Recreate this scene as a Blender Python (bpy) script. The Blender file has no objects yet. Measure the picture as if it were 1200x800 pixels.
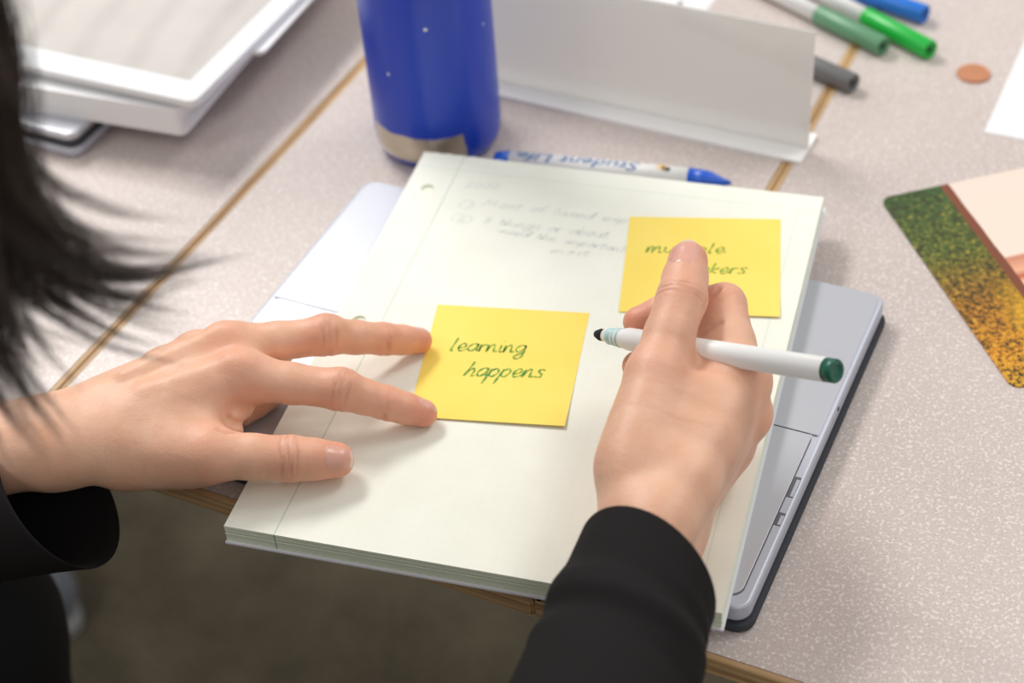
import bpy, bmesh, math, random
import numpy as np
from mathutils import Vector, Matrix

random.seed(4); rng = np.random.default_rng(7)
scene = bpy.context.scene
COL = scene.collection
Z0 = 764.0            # height of the pad's top sheet above the floor, mm; the table top is 24 mm lower
TZ = -24.0            # table top in the working frame (mm, origin = near left corner of the pad's top sheet)

# ------------------------------------------------------------------ camera (solved from the letter-size pad)
FPX = 2033.84
CR = np.array([[0.9598822, 0.2727559, -0.0650410], [0.1349043, -0.6525578, -0.7456334], [-0.2458189, 0.7069459, -0.6631746]])
CC = np.array([291.18, -441.18, 544.93])
def V(x, y, z): return Vector((x / 1000, y / 1000, (z + Z0) / 1000))
cam_d = bpy.data.cameras.new('camera'); cam = bpy.data.objects.new('camera', cam_d); COL.objects.link(cam)
M = Matrix.Identity(4)
for i in range(3):
    M[i][0] = CR[0][i]; M[i][1] = -CR[1][i]; M[i][2] = -CR[2][i]; M[i][3] = V(*CC)[i]
cam.matrix_world = M
cam_d.sensor_width = 36; cam_d.lens = FPX / 1200 * 36; cam_d.clip_start = 0.02
cam_d.dof.use_dof = True; cam_d.dof.focus_distance = 0.745; cam_d.dof.aperture_fstop = 6.3
scene.camera = cam

# ------------------------------------------------------------------ light: ceiling panels of a classroom + bright room
w = bpy.data.worlds.new('room_light'); scene.world = w; w.use_nodes = True
w.node_tree.nodes['Background'].inputs[0].default_value = (1.0, 0.985, 0.97, 1)
w.node_tree.nodes['Background'].inputs[1].default_value = 0.66
def area(x, y, z, sx, sy, watts, col=(1, 0.985, 0.96)):
    l = bpy.data.lights.new('ceiling_panel_light', 'AREA'); l.shape = 'RECTANGLE'; l.size = sx; l.size_y = sy; l.energy = watts; l.color = col
    o = bpy.data.objects.new('ceiling_panel_light', l); COL.objects.link(o); o.location = (x, y, z)
    o.rotation_euler = (0, 0, math.radians(-9.5)); return o
area(-1.25, 1.35, 2.7, 0.6, 1.2, 76)
area(-1.25, -1.35, 2.7, 0.6, 1.2, 20)
area(1.2, 1.35, 2.7, 0.6, 1.2, 26)
area(1.2, -1.35, 2.7, 0.6, 1.2, 9)
vs = scene.view_settings
vs.view_transform = 'Standard'; vs.look = 'None'; vs.gamma = 1; vs.use_curve_mapping = False; vs.exposure = -0.40

# ------------------------------------------------------------------ helpers
def bp(px, py, z):
    d = np.array([(px - 600) / FPX, (py - 400) / FPX, 1.0]) @ CR
    return CC + d * ((z - CC[2]) / d[2])
def atd(px, py, depth):
    return CC + np.array([(px - 600) / FPX, (py - 400) / FPX, 1.0]) @ CR * depth
def unit(v): v = np.asarray(v, float); return v / np.linalg.norm(v)
def s2l(c): return tuple(((x / 12.92) if x <= 0.04045 else ((x + 0.055) / 1.055) ** 2.4) for x in c)
def rgb(r, g, b): return s2l((r / 255, g / 255, b / 255))

class NT:
    def __init__(s, name, rough=0.6, col=(0.8, 0.8, 0.8), **kw):
        s.m = bpy.data.materials.new(name); s.m.use_nodes = True; s.t = s.m.node_tree; s.n = s.t.nodes; s.b = s.n['Principled BSDF']
        s.b.inputs['Base Color'].default_value = (*col, 1); s.b.inputs['Roughness'].default_value = rough
        for k, v in kw.items(): s.b.inputs[k.replace('_', ' ')].default_value = v
    def node(s, typ, **kw):
        n = s.n.new(typ)
        for k, v in kw.items(): setattr(n, k, v)
        return n
    def link(s, a, b): s.t.links.new(a, b)
    def coord(s, scale=(1, 1, 1), which='Object'):
        c = s.node('ShaderNodeTexCoord'); mp = s.node('ShaderNodeMapping'); mp.inputs['Scale'].default_value = scale
        s.link(c.outputs[which], mp.inputs['Vector']); return mp.outputs['Vector']
    def noise(s, vec, scale, detail=3, rough=0.5):
        n = s.node('ShaderNodeTexNoise'); n.inputs['Scale'].default_value = scale; n.inputs['Detail'].default_value = detail; n.inputs['Roughness'].default_value = rough
        s.link(vec, n.inputs['Vector']); return n.outputs['Fac']
    def math(s, op, a, b=None, clamp=False):
        n = s.node('ShaderNodeMath', operation=op); n.use_clamp = clamp
        for i, v in enumerate((a, b)):
            if v is None: continue
            if isinstance(v, (int, float)): n.inputs[i].default_value = v
            else: s.link(v, n.inputs[i])
        return n.outputs[0]
    def ramp(s, fac, stops):
        n = s.node('ShaderNodeValToRGB'); e = n.color_ramp.elements
        while len(e) < len(stops): e.new(0.5)
        for el, (p, c) in zip(e, stops): el.position = p; el.color = (*c, 1) if len(c) == 3 else c
        s.link(fac, n.inputs['Fac']); return n.outputs['Color']
    def mix(s, fac, a, b):
        n = s.node('ShaderNodeMix', data_type='RGBA')
        for i, v in ((0, fac), (6, a), (7, b)):
            if isinstance(v, (int, float)): n.inputs[i].default_value = v
            elif isinstance(v, tuple): n.inputs[i].default_value = (*v, 1)
            else: s.link(v, n.inputs[i])
        return n.outputs[2]
    def attr(s, name):
        n = s.node('ShaderNodeAttribute'); n.attribute_name = name; return n
    def color(s, o): s.link(o, s.b.inputs['Base Color']); return s
    def bump(s, h, strength=0.3, dist=0.001):
        n = s.node('ShaderNodeBump'); n.inputs['Strength'].default_value = strength; n.inputs['Distance'].default_value = dist
        s.link(h, n.inputs['Height']); s.link(n.outputs[0], s.b.inputs['Normal']); return s
    def sep(s, vec):
        n = s.node('ShaderNodeSeparateXYZ'); s.link(vec, n.inputs[0]); return n.outputs

class G:                                           # a mesh under construction, millimetres
    def __init__(s): s.v = []; s.f = []; s.mi = []; s.cur = 0; s.smooth = set(); s.sm = False
    def add(s, vs_, fs):
        o = len(s.v); s.v += [tuple(map(float, p)) for p in vs_]
        for f in fs:
            if s.sm: s.smooth.add(len(s.f))
            s.f.append(tuple(i + o for i in f)); s.mi.append(s.cur)
        return s
    def box(s, c, size, ux=(1, 0, 0), uy=(0, 1, 0)):
        c = np.array(c, float); ux = unit(ux); uy = unit(uy); uz = np.cross(ux, uy); a, b, d = [q / 2 for q in size]
        P = [c + ux * a * i + uy * b * j + uz * d * k for k in (-1, 1) for j in (-1, 1) for i in (-1, 1)]
        return s.add(P, [(0, 2, 3, 1), (4, 5, 7, 6), (0, 1, 5, 4), (2, 6, 7, 3), (0, 4, 6, 2), (1, 3, 7, 5)])
    def prism(s, poly, z0, z1):                    # poly counter-clockwise in x, y
        n = len(poly); P = [(x, y, z0) for x, y in poly] + [(x, y, z1) for x, y in poly]
        return s.add(P, [tuple(range(n))[::-1], tuple(range(n, 2 * n))] + [(i, (i + 1) % n, n + (i + 1) % n, n + i) for i in range(n)])
    def rings(s, R, cap0=True, cap1=True):         # list of closed rings of points
        n = len(R[0]); P = [p for r in R for p in r]; F = []
        for k in range(len(R) - 1):
            for i in range(n): j = (i + 1) % n; F.append((k * n + i, k * n + j, (k + 1) * n + j, (k + 1) * n + i))
        sm = s.sm; s.add(P, F); o = len(s.v) - len(P); s.sm = False
        if cap0: s.f.append(tuple(o + i for i in range(n))[::-1]); s.mi.append(s.cur)
        if cap1: s.f.append(tuple(o + (len(R) - 1) * n + i for i in range(n))); s.mi.append(s.cur)
        s.sm = sm; return s
    def lathe(s, p0, axis, prof, n=32, cap0=True, cap1=True):   # prof: (distance along axis, radius)
        axis = unit(axis); t = np.array([0, 0, 1.0]) if abs(axis[2]) < 0.9 else np.array([1.0, 0, 0])
        a = unit(np.cross(t, axis)); b = np.cross(axis, a); p0 = np.array(p0, float)
        return s.rings([[p0 + axis * d + r * (math.cos(q) * a + math.sin(q) * b) for q in np.linspace(0, 2 * math.pi, n, endpoint=False)] for d, r in prof], cap0, cap1)
    def tube(s, pts, r, n=8):
        pts = [np.array(p, float) for p in pts]; R = []
        for i, p in enumerate(pts):
            t = unit(pts[min(i + 1, len(pts) - 1)] - pts[max(i - 1, 0)]); u = np.array([0, 0, 1.0]) if abs(t[2]) < 0.9 else np.array([1.0, 0, 0])
            a = unit(np.cross(u, t)); b = np.cross(t, a); rr = r[i] if isinstance(r, (list, tuple)) else r
            R.append([p + rr * (math.cos(q) * a + math.sin(q) * b) for q in np.linspace(0, 2 * math.pi, n, endpoint=False)])
        return s.rings(R)

def obj(name, g, mat, parent=None, origin=None, bevel=None, smooth=False, label=None):
    """link one mesh; with a parent the mesh shares that thing's origin"""
    if origin is None: origin = parent['o'] if parent is not None else (0, 0, 0)
    me = bpy.data.meshes.new(name); o3 = np.array(origin, float)
    vv = (np.array(g.v, float) - o3) / 1000
    me.from_pydata(vv.tolist(), [], g.f); me.update()
    mats = mat if isinstance(mat, (list, tuple)) else [mat]
    for m in mats: me.materials.append(m)
    if len(mats) > 1: me.polygons.foreach_set('material_index', g.mi)
    if smooth: me.polygons.foreach_set('use_smooth', [True] * len(me.polygons))
    elif g.smooth: me.polygons.foreach_set('use_smooth', [i in g.smooth for i in range(len(me.polygons))])
    o = bpy.data.objects.new(name, me); COL.objects.link(o)
    ORIG[o.name] = tuple(origin)
    if parent is not None: o.parent = parent.o if isinstance(parent, Thing) else parent
    else: o.location = V(*origin)
    if bevel:
        b = o.modifiers.new('bevel', 'BEVEL'); b.width = bevel / 1000; b.segments = 3; b.limit_method = 'ANGLE'; b.angle_limit = math.radians(40)
    if label: o['label'] = label
    return o
ORIG = {}
class Thing:
    def __init__(s, name, origin, label, cat, group=None):
        s.o = bpy.data.objects.new(name, None); COL.objects.link(s.o); s.o.empty_display_size = 0.02
        s.o.location = V(*origin); s.origin = tuple(origin); s.o['label'] = label; s.o['category'] = cat
        if group: s.o['group'] = group
    def __getitem__(s, k): return s.origin
def sub(name, g, mat, part, origin, **kw):         # a piece of a part (same local frame as the thing)
    o = obj(name, g, mat, None, origin, **kw); o.location = (0, 0, 0); o.parent = part; return o
def tag(o, label, cat, group=None):
    o['label'] = label; o['category'] = cat
    if group: o['group'] = group
    return o
def struct(o): o['kind'] = 'structure'; return o
def rrect(w_, h_, r, n=6, x0=0, y0=0):             # rounded rectangle, ccw
    P = []
    for cx, cy, a in ((w_ - r, r, -90), (w_ - r, h_ - r, 0), (r, h_ - r, 90), (r, r, 180)):
        for k in range(n + 1):
            q = math.radians(a + 90 * k / n); P.append((x0 + cx + r * math.cos(q), y0 + cy + r * math.sin(q)))
    return P
def frame2(o2, ang):                               # 2D frame -> function
    c, s_ = math.cos(ang), math.sin(ang)
    return lambda x, y: (o2[0] + c * x - s_ * y, o2[1] + s_ * x + c * y)

# ------------------------------------------------------------------ materials
MAT = {}
def simple(name, col, rough=0.5, **kw): MAT[name] = NT(name, rough, col, **kw).m; return MAT[name]
t = NT('speckled_laminate', 0.33); c = t.coord()
sp = t.noise(c, 620, 2, 0.6); bl = t.noise(c, 9, 3); sp2 = t.noise(c, 1150, 1, 0.5)
base = t.ramp(bl, [(0.35, rgb(198, 185, 179)), (0.65, rgb(204, 191, 185))])
base = t.mix(t.ramp(sp2, [(0.30, (1, 1, 1)), (0.42, (0, 0, 0))]), base, rgb(180, 166, 160))
base = t.mix(t.ramp(sp, [(0.53, (0, 0, 0)), (0.66, (1, 1, 1))]), base, rgb(226, 217, 211))
t.color(base).bump(sp, 0.05, 0.0003); MAT['laminate'] = t.m
def wood(name, c0, c1):
    t = NT(name, 0.5); c = t.coord((1, 1, 9)); c = t.coord((9, 9, 420)); n = t.noise(c, 1.2, 4)
    t.color(t.ramp(n, [(0.3, c0), (0.7, c1)])).bump(n, 0.2, 0.0004); MAT[name] = t.m
wood('edge_wood', rgb(140, 102, 66), rgb(216, 182, 132))
t = NT('carpet', 0.95); c = t.coord(); n1 = t.noise(c, 14, 4); n2 = t.noise(c, 220, 2)
t.color(t.mix(0.4, t.ramp(n1, [(0.3, rgb(66, 59, 46)), (0.7, rgb(116, 105, 84))]), t.ramp(n2, [(0.3, rgb(66, 60, 48)), (0.7, rgb(138, 127, 104))]))).bump(n2, 0.6, 0.003); MAT['carpet'] = t.m
simple('leg_metal', (0.08, 0.08, 0.085), 0.4, Metallic=0.8)
# pad sheets: pale green engineering paper with a printed margin and grid showing through from the back
def paper(name, top):
    t = NT(name, 0.75); t.b.inputs['Specular IOR Level'].default_value = 0.25; c = t.coord(); x, y, z = t.sep(c)
    base = t.ramp(t.noise(c, 40, 3), [(0.3, rgb(238, 239, 226)), (0.7, rgb(243, 244, 232))])
    def line(v, at, wd): return t.math('LESS_THAN', t.math('ABSOLUTE', t.math('SUBTRACT', v, at)), wd)
    if top:
        gx = t.math('LESS_THAN', t.math('ABSOLUTE', t.math('SUBTRACT', t.math('FRACT', t.math('MULTIPLY', x, 1 / 0.00508)), 0.5)), 0.05)
        gy = t.math('LESS_THAN', t.math('ABSOLUTE', t.math('SUBTRACT', t.math('FRACT', t.math('MULTIPLY', y, 1 / 0.00508)), 0.5)), 0.05)
        g_ = t.math('MULTIPLY', t.math('MAXIMUM', gx, gy), 0.05); base = t.mix(g_, base, rgb(196, 206, 186))
        hl = t.math('MULTIPLY', t.math('MAXIMUM', line(y, 0.2665, 0.00025), line(x, 0.205, 0.00025)), 0.30); base = t.mix(hl, base, rgb(160, 190, 160))
    base = t.mix(t.math('MULTIPLY', line(x, 0.0232, 0.00032), 0.42), base, rgb(120, 172, 140))
    t.color(base); MAT[name] = t.m
paper('pad_top_sheet', True); paper('pad_sheet', False)
t = NT('pad_edge_sheet', 0.8); c = t.coord(); x, y, z = t.sep(c); c2 = t.coord((4, 4, 2600)); ed = t.ramp(t.noise(c2, 1.0, 2), [(0.35, rgb(208, 218, 192)), (0.65, rgb(230, 236, 216))])
t.color(t.mix(t.math('MULTIPLY', t.math('LESS_THAN', t.math('ABSOLUTE', t.math('SUBTRACT', x, 0.0232)), 0.0004), 0.7), ed, rgb(96, 158, 122))); MAT['pad_edge'] = t.m
simple('pad_board', rgb(228, 226, 234), 0.8); simple('pad_binding', rgb(226, 228, 218), 0.7); simple('pencil', rgb(214, 215, 214), 0.8)
t = NT('note_yellow', 0.7); c = t.coord(); t.color(t.ramp(t.noise(c, 30, 2), [(0.3, rgb(251, 222, 104)), (0.7, rgb(252, 227, 116))])); t.b.inputs['Specular IOR Level'].default_value = 0.25; MAT['note'] = t.m
t = NT('green_ink', 0.6); c = t.coord(); t.color(t.ramp(t.noise(c, 260, 2), [(0.35, rgb(30, 124, 36)), (0.65, rgb(128, 170, 22))])); MAT['ink'] = t.m
t = NT('tablet_silver', 0.38, rgb(196, 198, 205), Metallic=0.45); MAT['silver'] = t.m
simple('tablet_edge', rgb(190, 194, 206), 0.45, Metallic=0.3); simple('groove', rgb(96, 98, 104), 0.6); simple('cover_dark', rgb(52, 55, 62), 0.75); simple('port_dark', rgb(40, 42, 46), 0.5, Metallic=0.3)
# chipped blue bottle paint over steel
t = NT('bottle_blue', 0.28); c = t.coord(); x, y, z = t.sep(c)
n = t.noise(c, 45, 4); zz = t.math('ADD', z, t.math('MULTIPLY', t.math('SUBTRACT', n, 0.5), 0.006))
band = t.math('MULTIPLY', t.math('GREATER_THAN', zz, 0.0065), t.math('LESS_THAN', zz, 0.0245))
front = t.math('GREATER_THAN', t.math('ADD', t.math('MULTIPLY', x, -0.10), t.math('ADD', t.math('MULTIPLY', y, -1.0), t.math('MULTIPLY', t.math('SUBTRACT', n, 0.5), 0.012))), 0.0245)
chip = t.math('MULTIPLY', band, front)
vor = t.node('ShaderNodeTexVoronoi'); vor.inputs['Scale'].default_value = 62; t.link(c, vor.inputs['Vector'])
fleck = t.math('MULTIPLY', t.math('LESS_THAN', vor.outputs['Distance'], 0.075), t.math('GREATER_THAN', t.noise(c, 33, 1), 0.52))
col = t.mix(chip, rgb(22, 62, 186), rgb(200, 190, 172)); col = t.mix(fleck, col, rgb(215, 218, 224)); t.color(col)
t.link(t.math('MULTIPLY', chip, 0.85), t.b.inputs['Metallic']); MAT['bottle'] = t.m
simple('steel', rgb(190, 188, 184), 0.3, Metallic=1.0); simple('black_plastic', rgb(24, 24, 26), 0.45)
t = NT('frosted_acrylic', 0.35, rgb(222, 219, 214)); tr = t.node('ShaderNodeBsdfTransparent'); tl = t.node('ShaderNodeBsdfTranslucent'); tl.inputs[0].default_value = (0.9, 0.89, 0.87, 1)
m1 = t.node('ShaderNodeMixShader'); m1.inputs[0].default_value = 0.45; t.link(t.b.outputs[0], m1.inputs[1]); t.link(tl.outputs[0], m1.inputs[2])
m2 = t.node('ShaderNodeMixShader'); m2.inputs[0].default_value = 0.78; t.link(tr.outputs[0], m2.inputs[1]); t.link(m1.outputs[0], m2.inputs[2]); t.link(m2.outputs[0], t.n['Material Output'].inputs[0]); MAT['acrylic'] = t.m
simple('white_paper', rgb(232, 232, 233), 0.7); simple('white_card', rgb(247, 246, 243), 0.5)
simple('marker_white', rgb(243, 242, 240), 0.35); simple('cap_sage', rgb(96, 148, 112), 0.35); simple('cap_green', rgb(22, 178, 62), 0.32); simple('cap_blue', rgb(36, 116, 212), 0.32)
simple('cap_grey', rgb(108, 107, 108), 0.32); simple('plug_green', rgb(8, 92, 72), 0.35); simple('plug_dark', rgb(6, 46, 38), 0.5); simple('felt_black', rgb(22, 30, 32), 0.85); simple('band_aqua', rgb(178, 216, 214), 0.4)
simple('pen_blue', rgb(30, 92, 200), 0.3); simple('print_blue', rgb(92, 124, 170), 0.5); simple('print_yellow', rgb(236, 186, 40), 0.5); simple('print_black', rgb(40, 38, 34), 0.5); simple('print_peach', rgb(246, 226, 212), 0.5)
t = NT('copper', 0.42, rgb(206, 142, 106), Metallic=0.4); MAT['copper'] = t.m
simple('jacket_black', rgb(29, 27, 27), 0.9, Specular_IOR_Level=0.2); simple('jacket_lining', rgb(16, 16, 17), 0.9); simple('trouser_black', rgb(24, 24, 26), 0.9)
simple('shoe_grey', rgb(128, 134, 144), 0.6); simple('shoe_sole', rgb(170, 170, 170), 0.6); simple('chair_plastic', rgb(60, 64, 72), 0.5)
t = NT('hair_brown', 0.42, rgb(44, 36, 33)); c = t.coord(); t.color(t.ramp(t.noise(c, 60, 3), [(0.3, rgb(44, 37, 34)), (0.7, rgb(92, 77, 69))])); MAT['hair'] = t.m
# skin: colour varies with the body (redder knuckles and tips); creases as stored relief
t = NT('skin', 0.46); t.b.inputs['Subsurface Weight'].default_value = 0.35; t.b.inputs['Subsurface Radius'].default_value = (1.0, 0.35, 0.18); t.b.inputs['Subsurface Scale'].default_value = 0.004
t.b.inputs['Specular IOR Level'].default_value = 0.4
c = t.coord(); n = t.noise(c, 55, 4); n2 = t.math('ADD', t.noise(c, 1100, 2), t.math('MULTIPLY', t.noise(t.coord((1, 1, 1)), 320, 3), 1.6))
base = t.ramp(n, [(0.3, rgb(223, 172, 142)), (0.7, rgb(236, 191, 163))])
base = t.mix(t.attr('red').outputs['Fac'], base, rgb(222, 134, 108))
base = t.mix(t.math('MULTIPLY', t.attr('crease').outputs['Fac'], 0.42), base, rgb(160, 92, 70))
t.color(base).bump(n2, 0.22, 0.0006); MAT['skin'] = t.m
t = NT('fingernail', 0.25); t.color(t.mix(t.attr('free').outputs['Fac'], rgb(232, 168, 150), rgb(238, 214, 200))); t.b.inputs['Subsurface Weight'].default_value = 0.2; t.b.inputs['Subsurface Scale'].default_value = 0.003; MAT['nail'] = t.m
simple('eye_white', rgb(235, 232, 228), 0.2); simple('eye_iris', rgb(50, 34, 26), 0.2)

# ------------------------------------------------------------------ floor and the joined tables
g = G(); g.box((200, 300, -Z0 - 10), (7000, 7000, 20)); struct(obj('floor', g, MAT['carpet'], None, (200, 300, -Z0)))
TA = math.radians(-9.45)
tx = np.array([math.cos(TA), math.sin(TA), 0]); ty = np.array([-math.sin(TA), math.cos(TA), 0])
E0 = bp(610, 700, TZ)                                # a point on the near edge, at the joint of two tops
def tp(u, v, z): return E0 + tx * u + ty * v + np.array([0, 0, z - E0[2]])
uB = 0.0; uA = float((bp(78, 445, TZ) - E0) @ tx)
uB = float((bp(954, 137, TZ) - E0) @ tx)
def table(u0, u1, depth, label, legs):
    th = 12; ew = 3.1; o = tuple(tp((u0 + u1) / 2, depth / 2, -Z0))
    T = Thing('table', o, label, 'table', None)
    g = G(); P = [tp(u, v, 0)[:2] for u, v in ((u0 + ew + .35, ew + .35), (u1 - ew - .35, ew + .35), (u1 - ew - .35, depth - ew - .35), (u0 + ew + .35, depth - ew - .35))]
    g.prism(P, TZ - th, TZ); obj('tabletop', g, MAT['laminate'], T)
    for (a, b) in (((u0, 0), (u1, 0)), ((u1, 0), (u1, depth)), ((u1, depth), (u0, depth)), ((u0, depth), (u0, 0))):
        g = G(); a3 = tp(*a, 0); b3 = tp(*b, 0); d = unit(b3 - a3); nrm = np.cross(d, [0, 0, 1.0]); L = np.linalg.norm(b3 - a3)
        prof = [(-ew - 0.3, -1.2), (-ew, -1.0), (-ew, -0.1), (-0.9, -0.1), (-0.3, -0.6), (0, -1.6), (0, -th + 2.6), (-2.0, -th), (-ew - 0.3, -th)]
        g.rings([[q + nrm * pn + np.array([0, 0, TZ + pz]) - np.array([0, 0, q[2]]) for pn, pz in prof] for q in (a3 + d * 1.2, b3 - d * 1.2)])
        obj('edge_band', g, MAT['edge_wood'], T)
    for u, v in legs:
        p = tp(u, v, 0); g = G(); g.sm = True
        g.lathe((p[0], p[1], -Z0), (0, 0, 1), [(0, 15), (6, 18), (12, 15), (30, 15), (Z0 + TZ - th, 19)], 20); obj('leg', g, MAT['leg_metal'], T)
    g = G(); g.box(tp((u0 + u1) / 2, depth / 2, TZ - th - 15), (min(u1 - u0, 2000) * 0.8, 40, 30), tx, ty); obj('under_frame', g, MAT['leg_metal'], T)
table(uA - 1500, uA - 0.1, 760, 'left-hand speckled grey laminate tabletop with the stack of papers on it', ((uA - 1440, 60), (uA - 700, 720), (uA - 1440, 700)))
table(uA + 0.1, uB - 0.1, 760, 'narrow speckled laminate tabletop between two wood-edged joints, under the blue bottle', ((uA + 130, 720), (uA + 120, 660)))
table(uB + 0.1, uB + 1500, 760, 'right-hand speckled grey laminate tabletop carrying the coin and the glossy photo card', ((uB + 1440, 60), (uB + 1440, 700), (uB + 700, 720)))

# ------------------------------------------------------------------ tablet under the pad
k_tl = bp(430, 209, -10); k_tr = bp(1040, 346, -10); ku = unit(np.array([k_tr[0] - k_tl[0], k_tr[1] - k_tl[1], 0])); kv = np.array([-ku[1], ku[0], 0])
KW, KH = 287.5, 211.0; k0 = k_tl - kv * KH
def kp(u, v): q = k0 + ku * u + kv * v; return (q[0], q[1])
def kpoly(P): return [kp(*q) for q in P]
cx, cy = kp(KW / 2, KH / 2)
T = Thing('tablet_computer', (cx, cy, TZ), 'silver tablet computer lying face down under the writing pad, dark keyboard cover beneath', 'tablet')
g = G(); g.prism(kpoly(rrect(KW + 3, KH + 1.5, 8, 8, -1, -2)), TZ, TZ + 4.6); obj('keyboard_cover', g, MAT['cover_dark'], T, bevel=1.2, label='dark grey fabric keyboard cover')
g = G(); g.prism(kpoly(rrect(232, 6, 1.5, 3, 22, KH - 2.5)), TZ + 0.5, TZ + 8.5); obj('cover_hinge', g, MAT['cover_dark'], T, bevel=0.8)
g = G(); g.prism(kpoly(rrect(KW, KH, 7, 8)), TZ + 4.7, -10.35); body = obj('body', g, MAT['tablet_edge'], T, bevel=1.6)
SE = 106.6                                           # seam of the kickstand
g = G(); g.prism(kpoly(rrect(KW - 44.7, SE - 4, 6, 8, 40, 5.4) + []), -10.8, -10.25); g.box((*kp(KW / 2, SE), -10.5), (KW - 6, 1.2, 0.5), ku, kv); obj('groove', g, MAT['groove'], T)
def plate(name, y0, y1, rb, rt, inset):
    P = []; w0, w1 = inset, KW - inset
    for cx_, cy_, a, r in ((w1 - rb, y0 + rb, -90, rb), (w1 - rt, y1 - rt, 0, rt), (w0 + rt, y1 - rt, 90, rt), (w0 + rb, y0 + rb, 180, rb)):
        for k in range(9): q = math.radians(a + 90 * k / 8); P.append((cx_ + r * math.cos(q), cy_ + r * math.sin(q)))
    g = G(); g.prism(kpoly(P), -10.8, -10.0); return obj(name, g, MAT['silver'], T, bevel=0.2)
plate('back_panel', SE + 0.3, KH - 0.9, 0.3, 6, 2.6); plate('kickstand', 6.2, SE - 0.3, 6, 0.3, 5.3)
for v_, ln in ((73, 13), (53, 8)):
    g = G(); q = kp(KW - 3.4, v_); g.box((q[0], q[1], -10.75), (3.4, ln, 1.2), ku, kv); pt = obj('port', g, MAT['groove'], T, bevel=0.3)
    g = G(); q = kp(KW - 2.6, v_ - 0.6); g.box((q[0], q[1], -10.6), (1.5, ln - 2.4, 1.1), ku, kv); sub('port_contact', g, MAT['tablet_edge'], pt, T.origin)
g = G(); q = kp(KW - 0.6, 129); g.box((q[0], q[1], -12.6), (2.0, 1.6, 1.6), ku, kv); obj('status_pinhole', g, MAT['port_dark'], T)

# ------------------------------------------------------------------ writing pad
PW, PL = 216.0, 279.0
T = Thing('writing_pad', (0, 0, -10), 'pale green writing pad with faint pencil notes, lying on the tablet and overhanging the table', 'notepad')
def sheet(z0, z1, dx, dy, holes=True, w_=PW, l_=PL):
    bm = bmesh.new(); loops = [[(dx, dy), (dx + w_, dy), (dx + w_, dy + l_), (dx, dy + l_)]]
    if holes:
        for hy in (31.7, 139.7, 247.7): loops.append([(12 + 3.4 * math.cos(q), hy + 3.4 * math.sin(q)) for q in np.linspace(0, 2 * math.pi, 20, endpoint=False)])
    g = G()
    for L in loops:
        vv = [bm.verts.new((x, y, 0)) for x, y in L]
        for i in range(len(vv)): bm.edges.new((vv[i], vv[(i + 1) % len(vv)]))
    bmesh.ops.triangle_fill(bm, use_beauty=True, edges=bm.edges[:], normal=(0, 0, 1))
    bm.verts.index_update(); n = len(bm.verts); pts = [tuple(v.co) for v in bm.verts]
    F = []
    for f in bm.faces:
        ids = [v.index for v in f.verts]
        if f.normal.z < 0: ids = ids[::-1]
        F += [tuple(i + n for i in ids), tuple(ids[::-1])]
    NSIDE = 0
    for L, start in zip(loops, np.cumsum([0] + [len(q) for q in loops])):
        m = len(L)
        for i in range(m):
            a, b = start + i, start + (i + 1) % m
            q = (a, b, b + n, a + n); F.append(q if start == 0 else q[::-1]); NSIDE += 1
    bm.free(); g.add([(x, y, z0) for x, y, _ in pts] + [(x, y, z1) for x, y, _ in pts], F); g.mi = [0] * (len(F) - NSIDE) + [1] * NSIDE; return g
g = G(); g.box((PW / 2 + 0.3, 140.5, -9.5), (PW + 1.6, 283.5, 1.0)); obj('backing_board', g, MAT['pad_board'], T, label='stiff pale grey backing board')
NS = 14
for k in range(NS):
    z0 = -9.0 + k * 9.0 / NS; top = k == NS - 1
    g = sheet(z0, z0 + 9.0 / NS - (0.0 if top else 0.02), 0 if top else random.uniform(-.12, .15), 0 if top else random.uniform(-.12, .15), k >= NS - 2)
    obj('page_bundle' if not top else 'top_page', g, [MAT['pad_top_sheet'] if top else MAT['pad_sheet'], MAT['pad_edge']], T)
g = G(); n = 60; P = []
ys = [PL + 1.2 + (1.5 * max(0, math.sin(k * 2.3) * math.sin(k * 0.7)) if k < 12 else 0.12 * math.sin(k)) for k in range(n + 1)]
P = [(PW - 4, PL - 0.4), (PW - 4, PL + 0.8)] + [(PW - 5 - (PW - 8) * (1 - k / n), ys[k]) for k in range(n, -1, -1)] + [(3, PL - 0.4)]
g.prism(P, -9, -0.9); obj('binding_strip', g, MAT['pad_binding'], T, label='gummed binding strip with torn paper left on it')

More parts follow.
